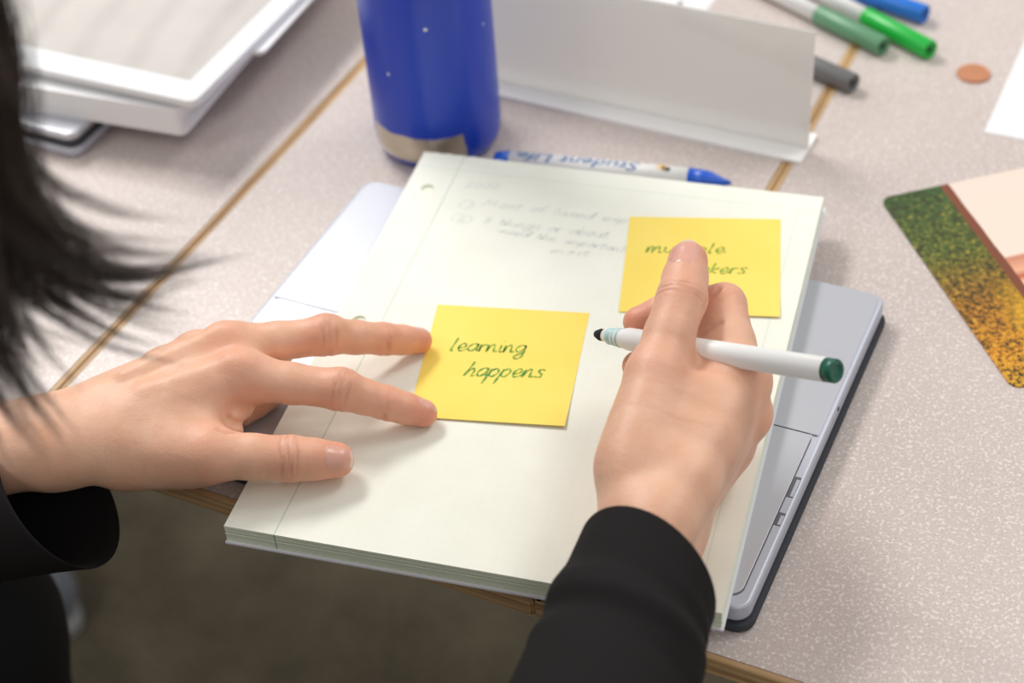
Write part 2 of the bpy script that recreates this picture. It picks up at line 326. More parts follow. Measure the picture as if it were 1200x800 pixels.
# stroke lettering: glyphs on a unit grid, baseline 0, x-height 1
GL = {
 'a': (1.0, [[(.85, .95), (.4, 1), (.05, .5), (.25, .02), (.6, .25), (.85, .95), (.82, .2), (1.0, .05)]]),
 'b': (.9, [[(.15, 1.9), (.1, .1), (.1, .5), (.55, .95), (.8, .5), (.4, 0), (.1, .1)]]),
 'd': (1.0, [[(.8, .8), (.4, .95), (.05, .4), (.4, 0), (.75, .4), (.95, 1.8), (.8, .3), (1, .05)]]),
 'e': (.9, [[(0, .35), (.55, .5), (.7, .85), (.4, 1), (.08, .5), (.3, 0), (.9, .3)]]),
 'f': (.7, [[(.75, 1.7), (.5, 1.8), (.3, 1.2), (.25, 0)], [(.05, .9), (.6, .95)]]),
 'g': (1.0, [[(.85, .95), (.4, 1), (.05, .5), (.3, .1), (.7, .4), (.85, .95), (.75, -.4), (.4, -.8), (.05, -.55), (.95, .2)]]),
 'h': (1.0, [[(.35, 1.8), (.2, .9), (.0, 0), (.25, .7), (.6, .95), (.7, .6), (.65, .05), (.95, .1)]]),
 'i': (.5, [[(.2, .95), (.15, .1), (.45, .1)], [(.3, 1.45), (.34, 1.5)]]),
 'k': (.9, [[(.25, 1.8), (.05, 0)], [(.75, .95), (.15, .5), (.7, .02)]]),
 'l': (.6, [[(.35, 1.75), (.15, .6), (.05, 0), (.3, .05)]]),
 'm': (1.5, [[(.1, .95), (.0, 0), (.25, .8), (.5, .95), (.5, 0), (.75, .8), (1.05, .95), (1.1, .05), (1.4, .15)]]),
 'n': (1.0, [[(.1, .95), (.0, 0), (.25, .75), (.6, .95), (.65, .05), (.95, .15)]]),
 'o': (.9, [[(.5, 1), (.1, .6), (.25, .05), (.65, .2), (.7, .8), (.4, 1), (.9, .85)]]),
 'p': (1.0, [[(.15, .95), (.0, .1), (-.15, -.9)], [(.0, .1), (.2, .75), (.6, .98), (.75, .5), (.4, 0), (.05, .2)]]),
 'r': (.7, [[(.1, .95), (.05, 0), (.15, .6), (.4, .95), (.65, .85)]]),
 's': (.8, [[(.75, .9), (.35, .98), (.25, .65), (.6, .4), (.5, .05), (.05, .1)]]),
 't': (.7, [[(.35, 1.6), (.15, .2), (.4, 0), (.6, .15)], [(0, 1.1), (.65, 1.15)]]),
 'u': (1.0, [[(.1, .95), (.05, .3), (.35, 0), (.7, .4), (.8, .95), (.75, .1), (1, .1)]]),
 'x': (.9, [[(.1, .9), (.75, .05)], [(.75, .95), (.05, .0)]]), 'y': (.9, [[(.1, .95), (.2, .3), (.6, .4), (.75, .95), (.55, -.5), (.1, -.7)]]),
 'M': (1.7, [[(.0, 0), (.25, 1.7), (.6, .5), (1.1, 1.7), (1.2, 0)]]), '(': (.5, [[(.4, 1.6), (.1, .8), (.25, -.2)]]), '-': (.7, [[(0, .6), (.5, .62)]]), ',': (.4, [[(.2, .1), (.1, -.3)]]),
 '0': (1.0, [[(.5, 1.4), (.1, .8), (.3, 0), (.75, .4), (.75, 1.1), (.5, 1.4)]]), '1': (.5, [[(.25, 1.3), (.2, 0)]]), '2': (1.0, [[(.1, 1.1), (.5, 1.4), (.7, 1.0), (.05, 0), (.9, .05)]]),
 '8': (.9, [[(.7, 1.3), (.3, 1.5), (.15, 1.1), (.65, .5), (.4, 0), (.1, .3), (.5, .9), (.75, 1.2)]]), ' ': (.9, [])}
def smooth_path(P, n=6):
    P = [np.array(p, float) for p in P]; Q = [2 * P[0] - P[1]] + P + [2 * P[-1] - P[-2]]; out = []
    for i in range(1, len(Q) - 2):
        for k in range(n):
            s_ = k / n; a, b, c_, d = Q[i - 1:i + 3]
            out.append(0.5 * ((2 * b) + (c_ - a) * s_ + (2 * a - 5 * b + 4 * c_ - d) * s_ ** 2 + (3 * b - a - 3 * c_ + d) * s_ ** 3))
    return out + [P[-1]]
def ribbon(g, P, wd, zf):
    L, Rr = [], []
    for i, p in enumerate(P):
        t_ = P[min(i + 1, len(P) - 1)] - P[max(i - 1, 0)]; t_ = t_ / (np.linalg.norm(t_) + 1e-9); nrm = np.array([-t_[1], t_[0]]) * wd / 2 * (0.8 + 0.3 * math.sin(i * 0.9))
        L.append((*(p + nrm), zf(p))); Rr.append((*(p - nrm), zf(p)))
    m = len(P); g.add(L + Rr, [(i, m + i, m + i + 1, i + 1) for i in range(m - 1)])
def write(g, text, a, b, xh, slant, wd, zf, start=0.0):
    """text along the line a-b (2D mm); fits the width"""
    a = np.array(a[:2]); b = np.array(b[:2]); tot = sum(GL[ch][0] for ch in text); d = b - a; sx = np.linalg.norm(d) / tot; d = d / np.linalg.norm(d); up = np.array([-d[1], d[0]])
    x = 0
    for ch in text:
        wd_, st = GL[ch]
        for S in st:
            P = [a + d * ((x + px_) * sx + slant * py_ * xh) + up * py_ * xh for px_, py_ in S]
            ribbon(g, smooth_path(P), wd, zf)
        x += wd_
g = G(); zt = lambda p: 0.06
def bpl(px, py): return bp(px, py, 0)[:2]
for txt, a, b, h in (('2000', (544, 219), (584, 222), 3.2), ('Most of (used exp', (565, 241), (736, 262), 3.2), ('8 things or about', (565, 261), (712, 279), 3.2), ('-need the, important', (580, 272), (732, 296), 2.8), ('most', (645, 296), (690, 300), 2.4), ('1', (546, 243), (551, 243.5), 3), ('2', (536, 258), (545, 259), 2.4)):
    write(g, txt, bpl(*a), bpl(*b), h, 0.25, 0.55, zt)
for (px_, py_, rx_, ry_) in ((547, 240, 3.6, 3.8), (541, 256, 5.2, 3.6)):
    c0 = bpl(px_, py_); ribbon(g, [c0 + np.array([rx_ * math.cos(q), ry_ * math.sin(q)]) for q in np.linspace(0, 6.4, 30)], 0.55, zt)
obj('pencil_notes', g, MAT['pencil'], T, label='faint pencil handwriting')

# ------------------------------------------------------------------ sticky notes
def sticky(corners, curl, label, lines):
    q = [bp(x, y, 0)[:2] for x, y in corners]        # bl, br, tr, tl
    ctr = sum(q) / 4
    T = Thing('sticky_note', (ctr[0], ctr[1], 0), label, 'sticky note')
    def pos(u, v): return (1 - v) * ((1 - u) * q[0] + u * q[1]) + v * ((1 - u) * q[3] + u * q[2])
    def hz(u, v): return 0.12 + curl * max(0, (1 - v) - 0.45) ** 2 * (0.35 + 0.65 * u)
    def zof(p):
        e0 = q[1] - q[0]; e1 = q[3] - q[0]; A = np.array([e0, e1]).T; u, v = np.linalg.solve(A, p - q[0]); return hz(u, v) + 0.16
    n = 14; g = G()
    P = [(*pos(i / n, j / n), hz(i / n, j / n) + 0.1) for j in range(n + 1) for i in range(n + 1)]
    g.add(P, [(j * (n + 1) + i, j * (n + 1) + i + 1, (j + 1) * (n + 1) + i + 1, (j + 1) * (n + 1) + i) for j in range(n) for i in range(n)])
    o = obj('note_sheet', g, MAT['note'], T); md = o.modifiers.new('thickness', 'SOLIDIFY'); md.thickness = 0.0001; md.offset = -1
    g = G()
    for txt, a, b, h, sl, wd in lines: write(g, txt, bp(*a, 0), bp(*b, 0), h, sl, wd, zof)
    obj('handwriting', g, MAT['ink'], T, label='green handwritten words')
sticky(((478, 489), (662, 502), (691, 367), (513, 357)), 4.5, 'yellow sticky note reading learning happens, held by two fingertips', [('learning', (527, 411), (616, 414), 5.2, 0.12, 1.0), ('happens', (543, 441), (636, 443), 5.6, 0.25, 1.1)])
sticky(((725, 366), (914, 373), (915, 257), (738, 254)), 3.0, 'yellow sticky note partly hidden behind the hand with the marker', [('multiple', (757, 296), (850, 297), 4.6, 0.15, 0.9), ('makers', (797, 321), (874, 321), 4.6, 0.3, 0.9)])

# ------------------------------------------------------------------ blue bottle
bx, by = -8, 325
T = Thing('water_bottle', (bx, by, TZ), 'tall blue metal water bottle with chipped paint near its base', 'bottle')
g = G(); g.sm = True
prof = [(0, 26), (0.4, 29.5), (2.5, 32.5), (6, 34.6), (11, 35.7), (16, 36), (165, 36), (180, 34.5), (192, 30), (201, 25), (206, 23.5), (212, 23)]
g.lathe((bx, by, TZ), (0, 0, 1), prof, 72); obj('body', g, MAT['bottle'], T)
g = G(); g.sm = True; g.lathe((bx, by, TZ), (0, 0, 1), [(212.2, 24.5), (212.4, 26), (214, 26.5), (238, 26.5), (241, 25), (242, 20)], 48); cp = obj('cap', g, MAT['black_plastic'], T)
g = G(); g.sm = True; g.tube([(bx + 22 * math.cos(q), by, TZ + 242 + 22 * math.sin(q)) for q in np.linspace(0, math.pi, 14)], 3.4, 10); sub('carry_loop', g, MAT['black_plastic'], cp, T.origin)

# ------------------------------------------------------------------ frosted sign holder (front panel folded up from a foot)
sr = np.array([195.6, 337.5, TZ]); su = unit([0.984, -0.179, 0]); sn = np.array([-su[1], su[0], 0])   # right front end, along, back
SL = 228.0
T = Thing('sign_holder', tuple(sr - su * SL / 2), 'frosted acrylic tabletop sign holder standing beside the blue bottle', 'sign holder')
def bar(g, prof, a, b): g.rings([[np.array(q) + sn * y + np.array([0, 0, z]) for y, z in prof] for q in (a, b)])
a_, b_ = sr - su * SL, sr
g = G(); bar(g, [(12.6, 2.2), (13.6, 75.8), (15.8, 75.6), (15.2, 2.2)], a_, b_); obj('front_panel', g, MAT['acrylic'], T)
g = G(); bar(g, [(0.0, 0), (0.0, 2.1), (28, 2.1), (28, 0)], a_, b_ + su * 0.5); obj('foot', g, MAT['white_card'], T, label='white foot plate')
q = bp(790, -12, TZ); g = G(); P = [(q[0] - 95, q[1] - 4), (q[0] + 25, q[1] - 22), (q[0] + 38, q[1] + 50), (q[0] - 82, q[1] + 68)]; g.prism(P, TZ, TZ + 0.3)
o = obj('paper_sheet', g, MAT['white_paper'], None, (q[0], q[1], TZ)); tag(o, 'small white sheet of paper behind the frosted sign holder', 'paper')

# ------------------------------------------------------------------ markers
def marker(tip_px, dir_px, capmat, label, L=132, capL=52, r=5.9):
    a = bp(*tip_px, TZ + r); b = bp(*dir_px, TZ + r); d = unit([b[0] - a[0], b[1] - a[1], 0]); mid = a + d * L / 2
    T = Thing('felt_marker', (mid[0], mid[1], TZ), label, 'marker', 'capped felt markers behind the sign holder')
    g = G(); g.sm = True; g.lathe(a, d, [(1.6, r * 0.72), (0.3, r * 0.78), (0, r * 0.9), (1.2, r), (capL - 1, r + 0.15), (capL, r - 0.2), (capL, r - 0.7)], 28); cp = obj('cap', g, capmat, T)
    g = G(); g.sm = True; g.lathe(a, d, [(1.5, 2.3), (1.45, 0.8)], 20); sub('cap_vent', g, MAT['plug_dark'], cp, T.origin)
    g = G(); g.sm = True; g.lathe(a, d, [(capL - 4, r - 0.9), (L - 6, r - 0.9), (L - 3, r - 1.2)], 28); obj('barrel', g, MAT['marker_white'], T)
    g = G(); g.sm = True; g.lathe(a, d, [(L - 3.2, r - 1.5), (L, r - 1.6), (L + 0.4, r - 2.4)], 24); obj('end_plug', g, capmat, T)
marker((1036, 55), (945, 10), MAT['cap_sage'], 'felt marker with a dull sage green cap')
marker((1091, 59), (996, 10), MAT['cap_green'], 'felt marker with a bright green cap')
marker((1085, 17), (1006, -9), MAT['cap_blue'], 'felt marker with a blue cap')
marker((1001, 98), (950, 76), MAT['cap_grey'], 'felt marker with a dark grey cap, half behind the sign holder')

# ------------------------------------------------------------------ coin
pc = bp(1141, 86, TZ + 0.8); T = Thing('coin', (pc[0], pc[1], TZ), 'small copper coin lying beside the markers', 'coin')
g = G(); g.sm = True; g.lathe((pc[0], pc[1], TZ), (0, 0, 1), [(0, 9.1), (0.15, 9.5), (1.35, 9.5), (1.5, 9.2), (1.5, 8.7), (1.3, 8.5)], 48); cn = obj('disc', g, MAT['copper'], T)
g = G(); g.sm = True
g.rings([[(pc[0] + rr * (4.2 * math.cos(q) + 0.9 * math.cos(3 * q)), pc[1] + rr * (5.4 * math.sin(q) + 0.5 * math.sin(2 * q)), TZ + zz) for q in np.linspace(0, 2 * math.pi, 28, endpoint=False)] for rr, zz in ((1, 1.29), (0.8, 1.5), (0.4, 1.6))], False, True)
obj('raised_relief', g, MAT['copper'], T)

# ------------------------------------------------------------------ loose paper and glossy photo card at the right
q0 = bp(1153, 155, TZ); e1 = unit(bp(1200, 50, TZ) - q0); e2 = unit(bp(1200, 165, TZ) - q0)
e2 = np.array([e1[1], -e1[0], 0])
g = G(); g.prism([(q0 + e2 * a + e1 * b)[:2] for a, b in ((0, 0), (216, 0), (216, 279), (0, 279))], TZ, TZ + 0.35)
c_ = q0 + e2 * 108 + e1 * 140; o = obj('paper_sheet', g, MAT['white_paper'], None, (c_[0], c_[1], TZ)); tag(o, 'blank white sheet of paper beside the coin', 'paper')
c0 = bp(1031, 232, TZ + 1); c1 = bp(1187, 455, TZ + 1); cl = unit(c1 - c0); cw = np.array([-cl[1], cl[0], 0]); cl[2] = 0; CL = float(np.linalg.norm(c1 - c0)); CW = 104.0
t = NT('photo_print', 0.22); c = t.coord(); sx_, sy_, sz_ = t.sep(c)       # local x along the card's long side, y across
leaf = t.noise(c, 420, 3, 0.7); big = t.noise(c, 60, 3)
u_ = t.math('MULTIPLY', sx_, 1000 / CL); 
lo = t.ramp(u_, [(0.0, rgb(52, 92, 46)), (0.35, rgb(96, 110, 42)), (0.62, rgb(170, 110, 28)), (0.85, rgb(226, 150, 30)), (1.0, rgb(214, 158, 40))])
dk = t.mix(t.ramp(leaf, [(0.38, (1, 1, 1)), (0.55, (0, 0, 0))]), lo, rgb(56, 52, 22))
dk = t.mix(t.ramp(t.math('ADD', leaf, t.math('MULTIPLY', u_, 0.05)), [(0.60, (0, 0, 0)), (0.72, (0.8, 0.8, 0.8))]), dk, rgb(220, 180, 70))
yl = t.math('ADD', sy_, t.math('MULTIPLY', t.math('SUBTRACT', big, 0.5), 0.0012))
glow = t.math('MULTIPLY', t.ramp(u_, [(0.5, (0, 0, 0)), (0.75, (1, 1, 1))]), t.ramp(yl, [(0.018, (0, 0, 0)), (0.032, (1, 1, 1))])); dk = t.mix(t.math('MULTIPLY', glow, 0.7), dk, rgb(244, 196, 40))
brd = t.mix(t.math('GREATER_THAN', yl, 0.034), dk, rgb(128, 72, 48))
sky = t.ramp(u_, [(0.0, rgb(240, 218, 204)), (0.42, rgb(244, 222, 206)), (0.435, rgb(206, 134, 106)), (0.50, rgb(236, 178, 146)), (0.53, rgb(190, 92, 62)), (0.56, rgb(250, 206, 160)), (0.64, rgb(232, 150, 96)), (0.67, rgb(252, 230, 180)), (0.8, rgb(246, 190, 70)), (1.0, rgb(240, 180, 60))])
t.color(t.mix(t.math('GREATER_THAN', yl, 0.039), brd, sky)); t.b.inputs['Coat Weight'].default_value = 0.25; MAT['photo'] = t.m
g = G(); g.prism(rrect(CL, CW, 6, 8), 0, 0.9)
me_o = obj('photo_card', g, MAT['photo'], None, (0, 0, 0)); mw = Matrix.Identity(4); c0v = V(c0[0], c0[1], TZ)
for i in range(3): mw[i][0] = cl[i]; mw[i][1] = cw[i]; mw[i][2] = (0, 0, 1)[i]; mw[i][3] = c0v[i]
me_o.matrix_world = mw; tag(me_o, 'glossy photo card with rounded corners, green and orange grass print', 'photo card')

# ------------------------------------------------------------------ printed pen lying behind the pad
a = bp(579, 187, TZ + 6.5); b = bp(848, 213, TZ + 6.5); d = unit(b - a); L = float(np.linalg.norm(b - a)); rp = 6.2; mid = (a + b) / 2
T = Thing('printed_pen', (mid[0], mid[1], TZ), 'white pen with blue ends and lettering, lying behind the writing pad', 'pen')
a[2] = b[2] = TZ + rp; d = unit(b - a)
g = G(); g.sm = True; g.lathe(a, d, [(9, rp), (L - 19, rp)], 28); obj('barrel', g, MAT['marker_white'], T)
g = G(); g.sm = True; g.lathe(a, d, [(0, 3), (1, 4.8), (9.2, rp + 0.05)], 28); obj('end_cap', g, MAT['pen_blue'], T)
g = G(); g.sm = True; g.lathe(a, d, [(L - 19.2, rp + 0.05), (L - 8, rp - 0.8), (L, 2.2), (L + 4, 1.0)], 28); obj('nose_cone', g, MAT['pen_blue'], T)
pside = np.array([d[1], -d[0], 0])                    # towards the camera
def wrapxy(x, h):                                    # x along the pen from a, h around it (mm arc from the top, + away from the camera)
    q = h / (rp + 0.08); return a + d * x + (rp + 0.08) * (-pside * math.sin(q) + np.array([0, 0, 1]) * math.cos(q))
cu = bpy.data.curves.new('tmp', 'FONT'); cu.body = 'Student Life'; cu.size = 1; cu.shear = 0.25; cu.resolution_u = 3; cu.offset = 0.012; to = bpy.data.objects.new('tmp', cu); COL.objects.link(to)
bpy.context.view_layer.update(); dg = bpy.context.evaluated_depsgraph_get(); tm = bpy.data.meshes.new_from_object(to.evaluated_get(dg))
tb = bmesh.new(); tb.from_mesh(tm); bmesh.ops.triangulate(tb, faces=tb.faces[:])
for yk in np.linspace(-0.25, 0.95, 17): bmesh.ops.bisect_plane(tb, geom=tb.verts[:] + tb.edges[:] + tb.faces[:], plane_co=(0, float(yk), 0), plane_no=(0, 1, 0))
tb.to_mesh(tm); tb.free(); tv = np.array([v.co for v in tm.vertices]); tf = [tuple(p.vertices) for p in tm.polygons]; bpy.data.objects.remove(to); bpy.data.meshes.remove(tm)
wx = tv[:, 0].max(); g = G(); x0t, x1t = 83.0, 14.0    # reads from the other side of the table: starts near the nose
g.add([wrapxy(x0t + (x1t - x0t) * p[0] / wx, 1.6 - p[1] * 8.6) for p in tv], [f for f in tf]); obj('lettering', g, MAT['print_blue'], T)
g = G(); P = [wrapxy(x, h) for x, h in ((84.5, 3.2), (86.2, 3.2), (89.5, -4.5), (87.8, -4.5))]; g.add(P, [(0, 1, 2, 3)]); P = [wrapxy(x + 16.5, h) for x, h in ((84.5, 3.2), (86.2, 3.2), (89.5, -4.5), (87.8, -4.5))]; g.add(P, [(0, 1, 2, 3)]); obj('lettering', g, MAT['print_blue'], T)
for m_, x_, h_, r1, r2 in (('print_yellow', 94.5, 0.2, 3.2, 2.2), ('print_black', 97.6, -1.2, 1.7, 1.6), ('print_black', 95.2, -0.6, 1.0, 2.0)):
    g = G(); P = [wrapxy(x_ + r1 * math.cos(q), h_ + r2 * math.sin(q)) + np.array([0, 0, 0.03 if m_ == 'print_black' else 0]) for q in np.linspace(0, 2 * math.pi, 16, endpoint=False)]; g.add(P, [tuple(range(16))]); obj('printed_emblem', g, MAT[m_], T)

# ------------------------------------------------------------------ paper stack on a closed laptop, far left
def slab(name, corners, z0, z1, mat, parent=None, bevel=0.6, rad=0):
    g = G(); g.prism([tuple(c_[:2]) for c_ in corners], z0, z1); return obj(name, g, mat, parent, bevel=bevel)
lf = bp(84, 158, -6); lu = tx; lv = ty
T = Thing('laptop', tuple((lf - lu * 120 + lv * 90)[:2]) + (TZ,), 'closed silver laptop with a dark rim under the stack of papers', 'laptop')
def lpoly(inset): return [tuple((lf + lu * (x_ - 300) + lv * y_)[:2]) for x_, y_ in rrect(300 - inset * 2, 210 - inset * 2, 7, 6, inset, inset)]
g = G(); g.prism(lpoly(0), TZ + 1, TZ + 7); obj('base', g, MAT['tablet_edge'], T, bevel=1.5)
g = G(); g.prism(lpoly(0.4), TZ + 7.05, TZ + 11.5); obj('gasket', g, MAT['cover_dark'], T)
g = G(); g.prism(lpoly(0.3), TZ + 11.55, TZ + 17); obj('lid', g, MAT['silver'], T, bevel=2.0)
for x_, y_ in ((-285, 15), (-15, 15), (-285, 195), (-15, 195)):
    p_ = lf + lu * x_ + lv * y_; g = G(); g.lathe((p_[0], p_[1], TZ), (0, 0, 1), [(0, 6), (1.2, 6)], 16); obj('rubber_foot', g, MAT['black_plastic'], T)
t = NT('booklet_print', 0.45); c = t.coord(); x, y, z = t.sep(c); n = t.noise(c, 18, 3)
wv = t.node('ShaderNodeTexWave'); wv.inputs['Scale'].default_value = 9; wv.inputs['Distortion'].default_value = 2.5; t.link(c, wv.inputs['Vector'])
t.color(t.mix(0.5, t.ramp(n, [(0.3, rgb(176, 170, 164)), (0.7, rgb(200, 194, 188))]), t.ramp(wv.outputs['Fac'], [(0.0, rgb(178, 172, 166)), (0.5, rgb(196, 190, 184))]))); MAT['booklet_print'] = t.m
# booklets: corner, heading; each a bundle of leaves whose near edge sags a little
def booklet(cpx, zc, z_lo, wl, dl, label, leaves, sag, picture, heading=None, up=0):
    c3_ = bp(*cpx, zc); zc += up
    c3 = c3_ + np.array([0, 0, up]); hv = unit(bp(*heading, zc - up) - c3_) if heading else lv; hu = np.array([hv[1], -hv[0], 0])
    ctr = c3 - hu * wl / 2 + hv * dl / 2; T = Thing('paper_booklet', (ctr[0], ctr[1], z_lo), label, 'booklet', 'booklets stacked on the laptop')
    n = 10; th = (zc - z_lo) / leaves
    for k in range(leaves):
        g = G(); dz = z_lo + k * th; j = random.uniform(-1.0, 0.6) if k < leaves - 1 else 0
        def zz(v): return -sag * max(0, 1 - v / 0.35) ** 2
        poly = [(-x_, y_) for x_, y_ in rrect(wl, dl, 5, 5)][::-1]       # x to the left of the corner edge, y away
        g.prism([tuple((c3 + hu * (x_ + j) + hv * y_)[:2]) for x_, y_ in poly], dz + 0.04, dz + th - 0.04)
        lf_ = obj('leaf_bundle', g, MAT['white_paper'], T)
    if picture:
        g = G(); P = []; m = 10
        for i in range(m + 1):
            v = 0.085 + 0.86 * i / m; p = c3 + hv * (v * dl)
            for s_ in (14, wl - 14): P.append(p - hu * s_ + np.array([0, 0, zz(v) + 0.15 * 0 + 0.06]))
        g.add(P, [(2 * i + 1, 2 * i, 2 * i + 2, 2 * i + 3) for i in range(m)]); obj('printed_picture', g, MAT['booklet_print'], T, label='grey printed picture on the cover')
booklet((217, 160), -7, -7, 290, 216, 'lower thick white paper booklet resting on the closed laptop', 6, 0.0, False, (335, 20), 17)
booklet((308, 62), 13, 10.3, 240, 170, 'thin white booklet sticking out of the middle of the stack', 2, 0.0, False, (364, 0))
booklet((227, 120), 17.4, 13.2, 280, 216, 'white booklet with a grey picture on top of the stack', 3, 0.0, True, (345, 2))

# ------------------------------------------------------------------ the writing hand's marker (position first: fingers close on it)
PA = bp(697, 391, 37); PB = bp(981, 435, 84); pd = unit(PB - PA); PLN = float(np.linalg.norm(PB - PA)); pr = 5.0
T = Thing('held_marker', tuple(PA), 'uncapped white marker with a dark green end, held in the right hand', 'marker')
g = G(); g.sm = True; g.lathe(PA, pd, [(0, 0.7), (0.8, 1.6), (3.6, 2.7), (6.4, 2.7)], 24); obj('felt_tip', g, MAT['felt_black'], T)
g = G(); g.sm = True; g.lathe(PA, pd, [(6.2, 2.8), (9.0, 3.1), (9.1, 3.4), (12.5, 3.6)], 28); obj('tip_holder', g, MAT['marker_white'], T)
for s0, s1, rr in ((9.2, 12.0, 3.75), (13.0, 14.4, 4.05), (15.6, 17.0, 4.35)):
    g = G(); g.sm = True; g.lathe(PA, pd, [(s0, rr - 0.2), (s0 + 0.3, rr), (s1 - 0.3, rr), (s1, rr - 0.2)], 28); obj('grip_ring', g, MAT['band_aqua'], T)
g = G(); g.sm = True; g.lathe(PA, pd, [(12.2, 3.7), (17, 4.1), (21, pr), (PLN - 5, pr)], 32); obj('barrel', g, MAT['marker_white'], T)
g = G(); g.sm = True; g.lathe(PA, pd, [(PLN - 5, pr - 0.15), (PLN - 0.6, pr - 0.15), (PLN, pr - 0.6), (PLN, 3.0), (PLN - 0.8, 2.6), (PLN - 0.8, 0.8)], 32); obj('end_plug', g, MAT['plug_green'], T)
# ------------------------------------------------------------------ the person: implicit surfaces meshed with surface nets
class Field:
    def __init__(s, lo, hi, h):
        s.lo = np.array(lo, float); s.h = h; s.n = np.ceil((np.array(hi, float) - s.lo) / h).astype(int) + 1
        s.F = np.full(s.n, 1e3, np.float32)
    def sl(s, lo, hi):
        a = np.clip(np.floor((lo - s.lo) / s.h).astype(int), 0, s.n); b = np.clip(np.ceil((hi - s.lo) / s.h).astype(int) + 1, 0, s.n)
        return tuple(slice(int(i), int(j)) for i, j in zip(a, b))
    def pts(s, S):
        return [(s.lo[i] + s.h * np.arange(S[i].start, S[i].stop, dtype=np.float32)).reshape([-1 if j == i else 1 for j in range(3)]) for i in range(3)]
def smin(a, b, k):
    hh = np.maximum(k - np.abs(a - b), 0) / k; return np.minimum(a, b) - hh * hh * k * 0.25
MARG = 13.0
def d_cap(X, a, b, ra, rb, up=None, fl=1.0):
    ba = b - a; L2 = max(float(ba @ ba), 1e-6); P = [X[i] - a[i] for i in range(3)]
    tt = np.clip((P[0] * ba[0] + P[1] * ba[1] + P[2] * ba[2]) / L2, 0, 1)
    Q = [P[i] - tt * ba[i] for i in range(3)]
    q2 = Q[0] ** 2 + Q[1] ** 2 + Q[2] ** 2
    if up is not None and fl != 1.0:
        qu = Q[0] * up[0] + Q[1] * up[1] + Q[2] * up[2]; q2 = q2 + qu * qu * (1 / fl ** 2 - 1)
    return np.sqrt(q2) - (ra + tt * (rb - ra))
def caps(f, arr, segs, k, kin=None):
    """union of tapered capsules into array arr"""
    for sg in segs:
        a, b, ra, rb = np.array(sg[0], float), np.array(sg[1], float), sg[2], sg[3]; up = sg[4] if len(sg) > 4 else None; fl = sg[5] if len(sg) > 5 else 1.0
        r = max(ra, rb) + MARG; S = f.sl(np.minimum(a, b) - r, np.maximum(a, b) + r)
        if any(q.stop <= q.start for q in S): continue
        arr[S] = smin(arr[S], d_cap(f.pts(S), a, b, ra, rb, up, fl).astype(np.float32), sg[6] if len(sg) > 6 else k)
def nets(F, lo, h):
    I = F < 0; n = np.array(F.shape) - 1
    c = np.zeros(n, np.int8)
    for i in (0, 1):
        for j in (0, 1):
            for k in (0, 1): c += I[i:n[0] + i, j:n[1] + j, k:n[2] + k]
    act = np.argwhere((c > 0) & (c < 8)); idx = np.full(n, -1, np.int64); idx[tuple(act.T)] = np.arange(len(act))
    acc = np.zeros((len(act), 3)); cnt = np.zeros(len(act))
    for ax in range(3):
        o1, o2 = [q for q in range(3) if q != ax]
        for i in (0, 1):
            for j in (0, 1):
                p0 = act.copy(); p0[:, o1] += i; p0[:, o2] += j; p1 = p0.copy(); p1[:, ax] += 1
                f0 = F[tuple(p0.T)]; f1 = F[tuple(p1.T)]; m = (f0 < 0) != (f1 < 0); tt = np.where(m, f0 / np.where(m, f0 - f1, 1), 0)
                q = np.zeros((len(act), 3)); q[:, o1] = i; q[:, o2] = j; q[:, ax] = tt; acc[m] += q[m]; cnt[m] += 1
    Vv = (act + acc / cnt[:, None]) * h + lo; faces = []
    for ax in range(3):
        o1, o2 = [(1, 2), (2, 0), (0, 1)][ax]
        sl0 = [slice(None)] * 3; sl1 = [slice(None)] * 3; sl0[ax] = slice(0, -1); sl1[ax] = slice(1, None)
        A = I[tuple(sl0)]; B = I[tuple(sl1)]; e = np.argwhere(A != B)
        e = e[(e[:, o1] > 0) & (e[:, o2] > 0) & (e[:, o1] < n[o1]) & (e[:, o2] < n[o2])]
        ins = A[tuple(e.T)]; q = []
        for d1, d2 in ((0, 0), (-1, 0), (-1, -1), (0, -1)):
            p = e.copy(); p[:, o1] += d1; p[:, o2] += d2; q.append(idx[tuple(p.T)])
        q = np.stack(q, 1); q[~ins] = q[~ins][:, ::-1]; faces.append(q)
    return Vv, np.concatenate(faces)
def relax(Vv, Fc, it=3, lam=0.5):
    E = np.concatenate([Fc[:, [0, 1]], Fc[:, [1, 2]], Fc[:, [2, 3]], Fc[:, [3, 0]]]); n = len(Vv); deg = np.bincount(E[:, 0], minlength=n)[:, None]
    for _ in range(it):
        S = np.stack([np.bincount(E[:, 0], Vv[E[:, 1], i], n) for i in range(3)], 1); Vv = Vv + lam * (S / np.maximum(deg, 1) - Vv)
    return Vv
def vnormals(Vv, Fc):
    fn = np.cross(Vv[Fc[:, 2]] - Vv[Fc[:, 0]], Vv[Fc[:, 3]] - Vv[Fc[:, 1]]); N = np.zeros_like(Vv)
    for i in range(4):
        for j in range(3): N[:, j] += np.bincount(Fc[:, i], fn[:, j], len(Vv))
    return N / (np.linalg.norm(N, axis=1, keepdims=True) + 1e-9)
def sample(f, p):
    q = np.clip((np.asarray(p) - f.lo) / f.h, 0, f.n - 1.001); i = np.floor(q).astype(int); w_ = q - i; r = 0
    for a in (0, 1):
        for b in (0, 1):
            for c in (0, 1): r += f.F[i[0] + a, i[1] + b, i[2] + c] * (w_[0] if a else 1 - w_[0]) * (w_[1] if b else 1 - w_[1]) * (w_[2] if c else 1 - w_[2])
    return r
NAILS = []
